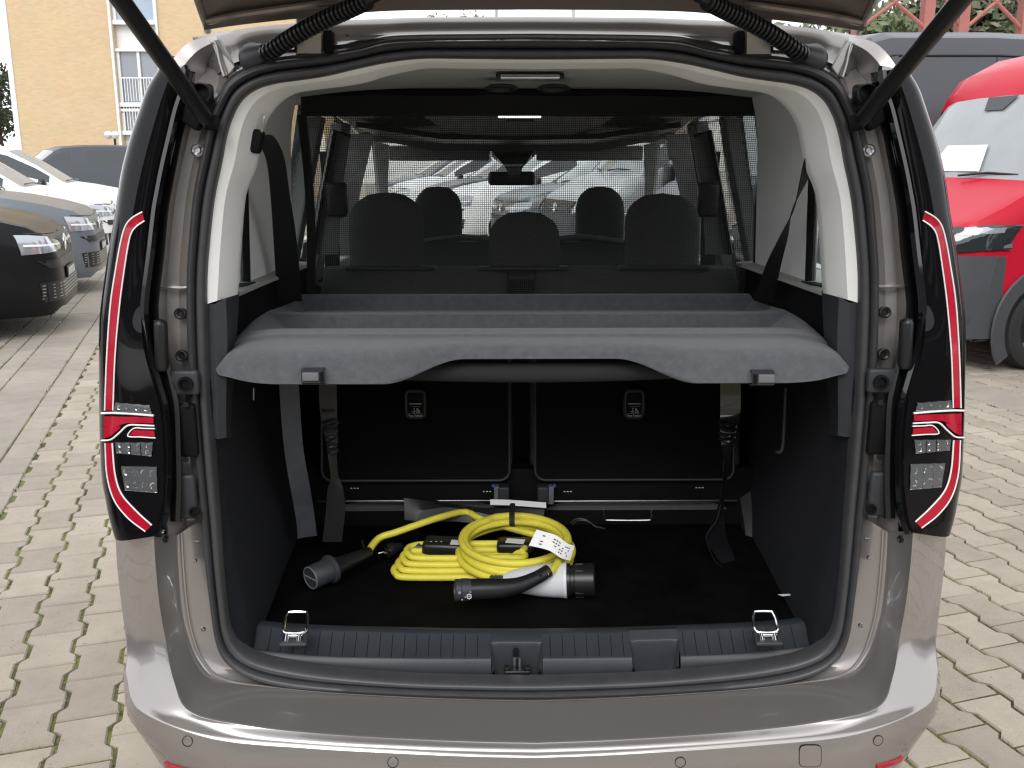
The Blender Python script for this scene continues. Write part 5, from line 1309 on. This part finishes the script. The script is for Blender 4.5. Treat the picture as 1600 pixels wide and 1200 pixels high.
    p = fr(0, zb_, .024)
    bd = MB().lathe([(0, .082), (.006, .082), (.006, .070), (0, .068)], p, fx, 28).build('badge', 'chrome', root)
    for a_, b_ in (((-.045, .055), (-.012, -.06)), ((-.012, -.06), (0, -.01)), ((0, -.01), (.012, -.06)), ((.012, -.06), (.045, .055)), ((-.018, .065), (0, .012)), ((0, .012), (.018, .065))):
        MB().rod(p + fx * .003 + fy * a_[0] + V(0, 0, a_[1]), p + fx * .003 + fy * b_[0] + V(0, 0, b_[1]), .006, 6).build('badge_stroke', 'chrome', bd)
    # wheels, arches, mirrors, wipers
    for x in ((-.95, -3.95) if style == 'mpv' else (-.90, -4.6)):
        for s in (1, -1):
            w_ = ip(sp['wid'], x); c = Wd((x, s * (w_ - .095), wheelr))
            ty = MB().lathe([(-.10, wheelr * .62), (-.115, wheelr * .85), (-.095, wheelr * .97), (-.06, wheelr), (.06, wheelr), (.095, wheelr * .97), (.115, wheelr * .85), (.10, wheelr * .62)], c, fy, 36).build('tyre', 'tyre', root)
            rm = MB().lathe([(.06, 0), (.065, .07), (.03, .10), (.045, wheelr * .5), (.085, wheelr * .62), (.10, wheelr * .64)], c, fy * s, 30).build('rim', 'hub_silver', ty)
            for q in range(12):
                a_ = 2 * math.pi * q / 12; h = c + fy * (s * .052) + (fx * math.cos(a_) + V(0, 0, math.sin(a_))) * wheelr * .46
                MB().lathe([(0, .020), (.012, .020), (.012, 0)], h, fy * s, 8).build('vent_hole', 'black_grille', ty)
            arch = [Wd((x + (wheelr + .07) * math.cos(a_), s * (w_ + .004), wheelr + (wheelr + .07) * math.sin(a_))) for a_ in [math.pi * q / 16 for q in range(-1, 18)]]
            g = [[Wd((x + r_ * math.cos(a_), s * (w_ + .003), wheelr + r_ * math.sin(a_))) for a_ in [math.pi * q / 16 for q in range(-3, 20)]] for r_ in (.02, wheelr + .02, wheelr + .05, wheelr + .11)]
            MB().slab(g[:2], .004).build('wheel_well', 'black_grille', root)
            MB().slab([[Wd((x + r_ * math.cos(a_), s * (w_ + o_), wheelr + r_ * math.sin(a_))) for a_ in [math.pi * q / 16 for q in range(-3, 20)]] for r_, o_ in ((wheelr + .02, -.02), (wheelr + .03, .012), (wheelr + (.14 if style != 'mpv' else .05), .012), (wheelr + (.15 if style != 'mpv' else .06), .0))], .01, toward=Wd((x, s * 5, .5))).build('wheel_arch', 'cladding' if style != 'mpv' else paint, root)
    for s in (1, -1):
        w_ = ip(sp['wid'], sp['cowl']); MB().box(Wd((sp['cowl'] - .45, s * (w_ + .10), sp['belt'] + .10)), (.12, .20, .18 if style == 'mpv' else .34), Matrix.Rotation(math.atan2(fx.y, fx.x), 3, 'Z'), .04).build('wing_mirror', 'black_grille', root)
        a = Wd((sp['cowl'] + .03, s * .12, ip(sp['top'], sp['cowl']) + .02)); b = Wd((sp['cowl'] - .10, s * .62, ip(sp['top'], sp['cowl']) + .03))
        MB().tube([a, a.lerp(b, .5) + V(0, 0, .02), b], .010, 6).build('wiper', 'black_grille', root)
    if style != 'mpv':
        for s_i in (1, -1):
            for ki, rr_, mt_ in ((6, .016, 'black_grille'), (4, .010, 'cladding'), (3, .008, 'cladding')):
                pts = [Wd(G[i][ki if s_i > 0 else n - 1 - ki]) for i in range(len(xs)) if -5.75 < xs[i] < (-1.75 if ki == 6 else -2.0)]
                MB().tube(pts, rr_, 6).build('side_moulding', mt_, root)
            for xd in (-2.35, -3.55, -4.45):
                i0 = min(range(len(xs)), key=lambda i: abs(xs[i] - xd)); MB().tube([Wd(G[i0][k if s_i > 0 else n - 1 - k] + V(0, s_i * .002, 0)) for k in range(1, 7)], .006, 5).build('panel_gap', 'black_grille', root)
        # dark cladding along the lower flank
        for s in (1, -1):
            g = [[Wd((x, s * (ip(sp['wid'], x) + .008), z)) for x in (-.20, -.35, -.5)] for z in (.27, .55, .895)]
            MB().slab(g, .01, toward=Wd((-.5, s * 5, .5))).build('flank_cladding', 'cladding', root)
    return root, Wd, fr

def gp(u, v): return g2(u, v, .0)
HL, HR = W, -W
vehicle('parked_car', 'glossy black people carrier, lowest bonnet of the parked row beside the slab path', 'car', MPV, 'paint_black', gp(10.35, -1.40), HL)
vehicle('parked_car', 'grey people carrier parked between the black car and the white cars', 'car', MPV, 'paint_grey', gp(13.5, -1.38), HL)
vehicle('parked_car', 'white people carrier parked next to the grey one', 'car', MPV, 'paint_white', gp(17.0, -1.45), HL)
vehicle('parked_car', 'white people carrier parked between another white one and the dark van', 'car', MPV, 'paint_white', gp(20.2, -1.25), HL)
dv, _, _ = vehicle('parked_van', 'dark grey van with long side window parked by the brick building', 'van', MPV, 'paint_dark', gp(27.3, -5.9), -U * .35 - W, hscale=1.4)
red, RW, rfr = vehicle('delivery_van', 'red high-roof delivery van with dark bumper and paper behind the windscreen', 'van', PANEL, 'paint_red', gp(6.7, 5.15), HR, style='van')
# paper behind the windscreen and the mirror bracket
def wsp(y, t, off=.012):
    x = lerp(-.80, -1.28, t); z = ip(PANEL['top'], x); return RW((x + off - .16 * (abs(y) / 1.02) ** 2, y, z + off))
q = [wsp(y, t) for y, t in ((.28, .06), (-.30, .06), (-.26, .36), (.20, .36))]
MB().slab([[q[0], q[1]], [q[3], q[2]]], .002).build('windscreen_paper', 'paper', red)
q = [wsp(y, t) for y, t in ((.16, .98), (-.16, .98), (-.10, .80), (.10, .80))]
MB().slab([[q[0], q[1]], [q[3], q[2]]], .004).build('sensor_bracket', 'cladding', red)
vehicle('delivery_van', 'dark grey high-roof van standing behind the red van', 'van', PANEL, 'paint_dark', gp(9.9, 4.75), HR, style='van', hscale=1.36)
cols_ = ['paint_silver', 'paint_grey', 'paint_white', 'paint_dark', 'paint_white', 'paint_grey']
labs = ['silver van with black grille seen through the windscreen beside the dark high-roof van', 'grey people carrier seen through the windscreen behind the silver van', 'white people carrier seen through the windscreen beyond the grey one', 'dark people carrier seen through the windscreen among white ones', 'white people carrier near the far end of the row seen through the windscreen', 'grey people carrier at the far end of the row seen through the windscreen']
for k in range(6):
    if k == 0: vehicle('parked_van', labs[k], 'van', PANEL, cols_[k], gp(13.0, 4.7), HR, style='van', hscale=.75)
    else: vehicle('parked_car', labs[k], 'car', MPV, cols_[k], gp(13.0 + 3.0 * k, 4.6 + .2 * (k % 2)), HR)

# ================================================================ yellow brick building with a strip of windows
def brick_mat():
    m = bpy.data.materials.new('brick'); m.use_nodes = True; nt = m.node_tree; b = nt.nodes['Principled BSDF']; b.inputs['Roughness'].default_value = .9
    tc = nt.nodes.new('ShaderNodeTexCoord'); mp = nt.nodes.new('ShaderNodeMapping'); mp.inputs['Rotation'].default_value = (R(90), 0, 0); nt.links.new(tc.outputs['Object'], mp.inputs['Vector'])
    br = nt.nodes.new('ShaderNodeTexBrick'); br.inputs['Scale'].default_value = 1; br.inputs['Brick Width'].default_value = .25; br.inputs['Row Height'].default_value = .083; br.inputs['Mortar Size'].default_value = .010
    br.inputs['Color1'].default_value = (.60, .43, .245, 1); br.inputs['Color2'].default_value = (.655, .49, .30, 1); br.inputs['Mortar'].default_value = (.60, .47, .31, 1)
    nt.links.new(mp.outputs[0], br.inputs['Vector'])
    n = nt.nodes.new('ShaderNodeTexNoise'); n.inputs['Scale'].default_value = .8; n.inputs['Detail'].default_value = 6; nt.links.new(tc.outputs['Object'], n.inputs['Vector'])
    mi = nt.nodes.new('ShaderNodeMix'); mi.data_type = 'RGBA'; mi.blend_type = 'MULTIPLY'; mi.inputs[0].default_value = .16
    nt.links.new(br.outputs['Color'], mi.inputs[6]); nt.links.new(n.outputs['Color'], mi.inputs[7]); nt.links.new(mi.outputs[2], b.inputs['Base Color'])
    bp = nt.nodes.new('ShaderNodeBump'); bp.inputs['Strength'].default_value = .4; bp.inputs['Distance'].default_value = .01; bp.invert = True; nt.links.new(br.outputs['Fac'], bp.inputs['Height']); nt.links.new(bp.outputs[0], b.inputs['Normal'])
    MAT['brick'] = m
brick_mat(); mat('render_white', (.72, .72, .71), .8, var=.04, vscale=1); mat('frame_white', (.75, .76, .76), .5); mat('pane', (.20, .22, .25), .05, coat=1, spec=.8); mat('pane_blue', (.30, .38, .47), .08, coat=1)
BY = 44.0
bld = tag(empty('office_building', (-18, BY, 0)), 'yellow brick building with a white vertical strip of windows', 'building')
def bx(px, py): return at(px, py, BY)
xL = bx(22, 120).x; s0, s1 = bx(183, 120).x, bx(250, 120).x; xR = bx(470, 120).x
def wallbox(nm, x0, x1, z0, z1, y0, y1, mt, par=bld): return MB().box(((x0 + x1) / 2, (y0 + y1) / 2, (z0 + z1) / 2), (x1 - x0, y1 - y0, z1 - z0)).build(nm, mt, par, smooth=False)
wallbox('wall', xL, s0, 0, 17, BY, BY + 12, 'brick'); wallbox('wall', s1, xR, 0, 17, BY, BY + 12, 'brick')
wallbox('strip_wall', s0, s1, 0, 17, BY + .35, BY + 12, 'render_white')
wallbox('corner_post', xL - .22, xL, 0, 17, BY - .05, BY + .4, 'frame_white')
wallbox('downpipe', s0 - .12, s0 - .02, 0, 17, BY - .12, BY - .01, 'frame_white'); wallbox('downpipe', s1 + .02, s1 + .1, 0, 17, BY - .12, BY - .01, 'frame_white')
def win(py0, py1, glass, n=2, rail=True):
    z1, z0 = bx(215, py0).z, bx(215, py1).z; w_ = empty('window', (s0, BY, z0), bld)
    wallbox('pane', s0 + .05, s1 - .05, z0, z1, BY + .25, BY + .34, glass, w_)
    for q in range(n + 1):
        x = lerp(s0 + .06, s1 - .06, q / n); wallbox('mullion', x - .06, x + .06, z0, z1, BY + .14, BY + .245, 'frame_white', w_)
    wallbox('sill', s0, s1, z0 - .18, z0, BY + .02, BY + .30, 'frame_white', w_); wallbox('lintel', s0, s1, z1, z1 + .12, BY + .05, BY + .30, 'frame_white', w_)
    if rail:
        wallbox('rail', s0 + .1, s1 - .1, z0 + 1.02, z0 + 1.07, BY + .05, BY + .09, 'frame_white', w_)
        for q in range(14):
            x = lerp(s0 + .15, s1 - .15, q / 13); wallbox('railing_bar', x - .014, x + .014, z0 + .05, z0 + 1.02, BY + .055, BY + .085, 'frame_white', w_)
win(-14, 31, 'pane_blue', 1, False); win(80, 160, 'pane'); win(174, 204, 'pane'); win(-120, -50, 'pane')
lp_ = tag(empty('globe_lamp', at(180, 240, 40)), 'twin round globe lamp on a thin post by the brick building', 'lamp')
q0 = at(181, 235, 40); MB().rod(V(q0.x, 40, 0), V(q0.x, 40, at(181, 213, 40).z), .05, 8).build('post', 'black_grille', lp_)
for px in (169, 180):
    c = at(px, 211, 39.9); MB().lathe([(-.16, 0), (-.15, .06), (-.1, .13), (0, .165), (.1, .13), (.15, .06), (.16, 0)], c, (0, 0, 1), 18).build('globe', 'white_plastic', lp_)
MB().rod(at(169, 214, 40), at(181, 214, 40), .03, 6).build('arm', 'black_grille', lp_)

# ================================================================ trees
mat('bark', (.09, .07, .055), .95, bump=.6, bscale=40); 
def leafmat(name, col):
    m = mat(name, col, .6, var=.45, vscale=1.5); nt = m.node_tree
    return m
leafmat('leaf_dark', (.045, .065, .030)); leafmat('leaf_green', (.12, .15, .07)); leafmat('leaf_olive', (.17, .165, .10))
def tree(label, base, h, rad, leafm, n=2600, seed=1, trunk_r=.16, size=.16, crown0=.3, group=None):
    r_ = random.Random(seed); root = tag(empty('tree', base), label, 'tree', group)
    t = MB(); tips = []
    top = base + V(r_.uniform(-.3, .3), r_.uniform(-.3, .3), h * .8)
    t.tube(spl([base, base + V(.1, .05, h * .3), base.lerp(top, .65) + V(r_.uniform(-.2, .2), 0, 0), top], 5), lambda q: trunk_r * (1 - .85 * q), 8)
    for k in range(16):
        z = h * r_.uniform(crown0, .8); a = r_.uniform(0, 6.28); s = base.lerp(top, z / (h * .8))
        l = rad * r_.uniform(.5, .95); e = s + V(math.cos(a) * l, math.sin(a) * l, l * r_.uniform(.25, .8)); tips.append(e); tips.append(s.lerp(e, .6))
        t.tube(spl([s, s.lerp(e, .5) + V(0, 0, .1), e], 3), lambda q: trunk_r * .38 * (1 - .8 * q), 5)
    t.build('trunk', 'bark', root)
    c = MB()
    cl = [(p + V(r_.gauss(0, .25 * rad), r_.gauss(0, .25 * rad), r_.gauss(0, .2 * rad)), rad * r_.uniform(.14, .34)) for p in tips for _ in range(2)] + [(top, rad * .3)]
    for _ in range(n):
        p0, cr = r_.choice(cl); d = V(r_.gauss(0, 1), r_.gauss(0, 1), r_.gauss(0, .8)); p = p0 + d * cr * .6
        a = V(r_.gauss(0, 1), r_.gauss(0, 1), r_.gauss(0, 1)).normalized(); b = a.orthogonal().normalized(); s = size * r_.uniform(.6, 1.3)
        c.add([p - a * s, p + b * s * .5, p + a * s, p - b * s * .5], [(0, 1, 2, 3)])
    c.build('crown', leafm, root, smooth=False, fix=False)
    return root
tree('dark leafy tree standing left of the brick building', at(2, 240, 60) * V(1, 1, 0) if False else V(at(4, 240, 60).x, 60, 0), 7.2, 2.2, 'leaf_dark', 3000, 3)
for k, (px, Y, h, s_) in enumerate(((1395, 30, 7.6, .9), (1470, 33, 8.4, 1), (1545, 31, 8.2, 1), (1620, 29, 8.0, 1))):
    tree(['green tree behind the red steel frame, above the dark van roof', 'tall green tree behind the red lattice, beside the stay', 'broad green tree behind the red lattice above the red van', 'green tree behind the red lattice at the end of the row'][k], V(at(px, 200, Y).x, Y, 0), h * s_, 2.9, 'leaf_olive' if k % 2 else 'leaf_green', 4200, 11 + k, .2, .2)
for k, (px, Y, h) in enumerate(((700, 62, 11.2), (735, 66, 12.2), (768, 62, 11.6))):
    tree(['slim tree far ahead showing over the roof', 'taller slim tree far ahead showing over the roof', 'slim tree beside the pole showing over the roof'][k], V(at(px, 200, Y).x, Y, 0), h, 2.0, 'leaf_olive', 1500, 31 + k, .15, .16)
tree('dense green hedge tree showing in the left quarter window', V(-9.0, 34, 0), 2.6, 1.5, 'leaf_green', 3000, 51, .10, .12, .1)

# red steel lattice behind the vans
mat('red_steel', (.36, .13, .11), .6, var=.15, vscale=3)
lat = tag(empty('steel_frame', (9, 24, 0)), 'red painted steel lattice frame rising behind the parked vans', 'steel frame')
LY = 24.0
def lx(px, py): return at(px, py, LY)
zc, zd = lx(1400, -40).z, lx(1400, 48).z
for px in (1340, 1450, 1505, 1600, 1690):
    x = lx(px, 10).x; w_ = .24 if px in (1450, 1505) else .14
    MB().box((x, LY, (zc + 1) / 2), (w_, .3, zc + 1)).build('post', 'red_steel', lat, smooth=False)
xs_ = [lx(p, 10).x for p in (1340, 1450, 1505, 1600, 1690)]
for a, b in zip(xs_, xs_[1:]):
    for p, q in (((a, zd), (b, zc)), ((a, zc), (b, zd))):
        MB().rod(V(p[0], LY - .1, p[1]), V(q[0], LY - .1, q[1]), .05, 6).build('brace', 'red_steel', lat, smooth=False)
MB().box(((xs_[0] + xs_[-1]) / 2, LY, zc + .1), (xs_[-1] - xs_[0], .3, .25)).build('beam', 'red_steel', lat, smooth=False)
for px, Y, r_ in ((776, 55, .09), (896, 48, .09)):
    q = at(px, 15, Y); po = MB().rod(V(q.x, Y, 0), V(q.x, Y, q.z + 2.5), r_, 8)
    tag(po.build('mast', 'hub_silver', None), 'thin grey mast showing over the roof ' + ('beside the slim trees' if px < 800 else 'right of the roof aerial'), 'mast')

# ================================================================ hall and vehicles added out of view, to darken paint and lamp reflections
hall = tag(empty('hall', (0, -17, 0)), 'long grey hall closing the yard opposite the open tailgate', 'building')
MB().box((0, -20, 3.2), (60, 6, 6.4)).build('wall', 'cladding', hall, smooth=False)
MB().box((0, -20, 6.55), (60.6, 6.6, .3)).build('roof', 'cladding', hall, smooth=False)
for k in range(9):
    w_ = MB().box((-26 + 6.5 * k, -16.98, 2.6), (3.2, .06, 2.2)).build('window', 'pane', hall, smooth=False)
    MB().box((-26 + 6.5 * k, -16.96, 2.6), (.08, .08, 2.2)).build('mullion', 'frame_white', w_, smooth=False)
for k, (u_, v_, c_, h_) in enumerate(((3.0, -3.3, 'paint_dark', HL), (-.4, -3.2, 'paint_white', HL), (2.9, 5.6, 'paint_dark', HR), (-.3, 5.7, 'paint_silver', HR))):
    vehicle('delivery_van', ['dark van parked in the left row ahead of the black car', 'white van parked in the left row next to a dark van', 'dark van parked next to the red van', 'silver van parked in the right row behind the dark van'][k], 'van', PANEL, c_, gp(u_, v_), h_, style='van')  # unseen vans added beside the view to darken the tail lamp reflections
for k, c_ in enumerate(('paint_white', 'paint_dark', 'paint_silver', 'paint_white')):
    vehicle('parked_car', ['white people carrier parked before the grey hall', 'dark people carrier parked before the grey hall', 'silver people carrier parked before the grey hall', 'white people carrier parked last before the grey hall'][k], 'car', MPV, c_, V(-7 + 4.2 * k, -8.5, 0), V(.1, 1, 0))  # unseen cars added behind the camera for the reflections

fh = tag(empty('far_hall', (0, 78, 0)), 'long pale hall closing the yard far beyond the windscreen', 'building')
MB().box((4, 82, 3.4), (70, 8, 6.8)).build('wall', 'render_white', fh, smooth=False)
MB().box((4, 82, 6.95), (70.8, 8.8, .3)).build('roof', 'cladding', fh, smooth=False)
for k in range(14):
    MB().box((-28 + 4.8 * k, 77.97, 3.9), (2.6, .06, 1.5)).build('window', 'pane', fh, smooth=False)
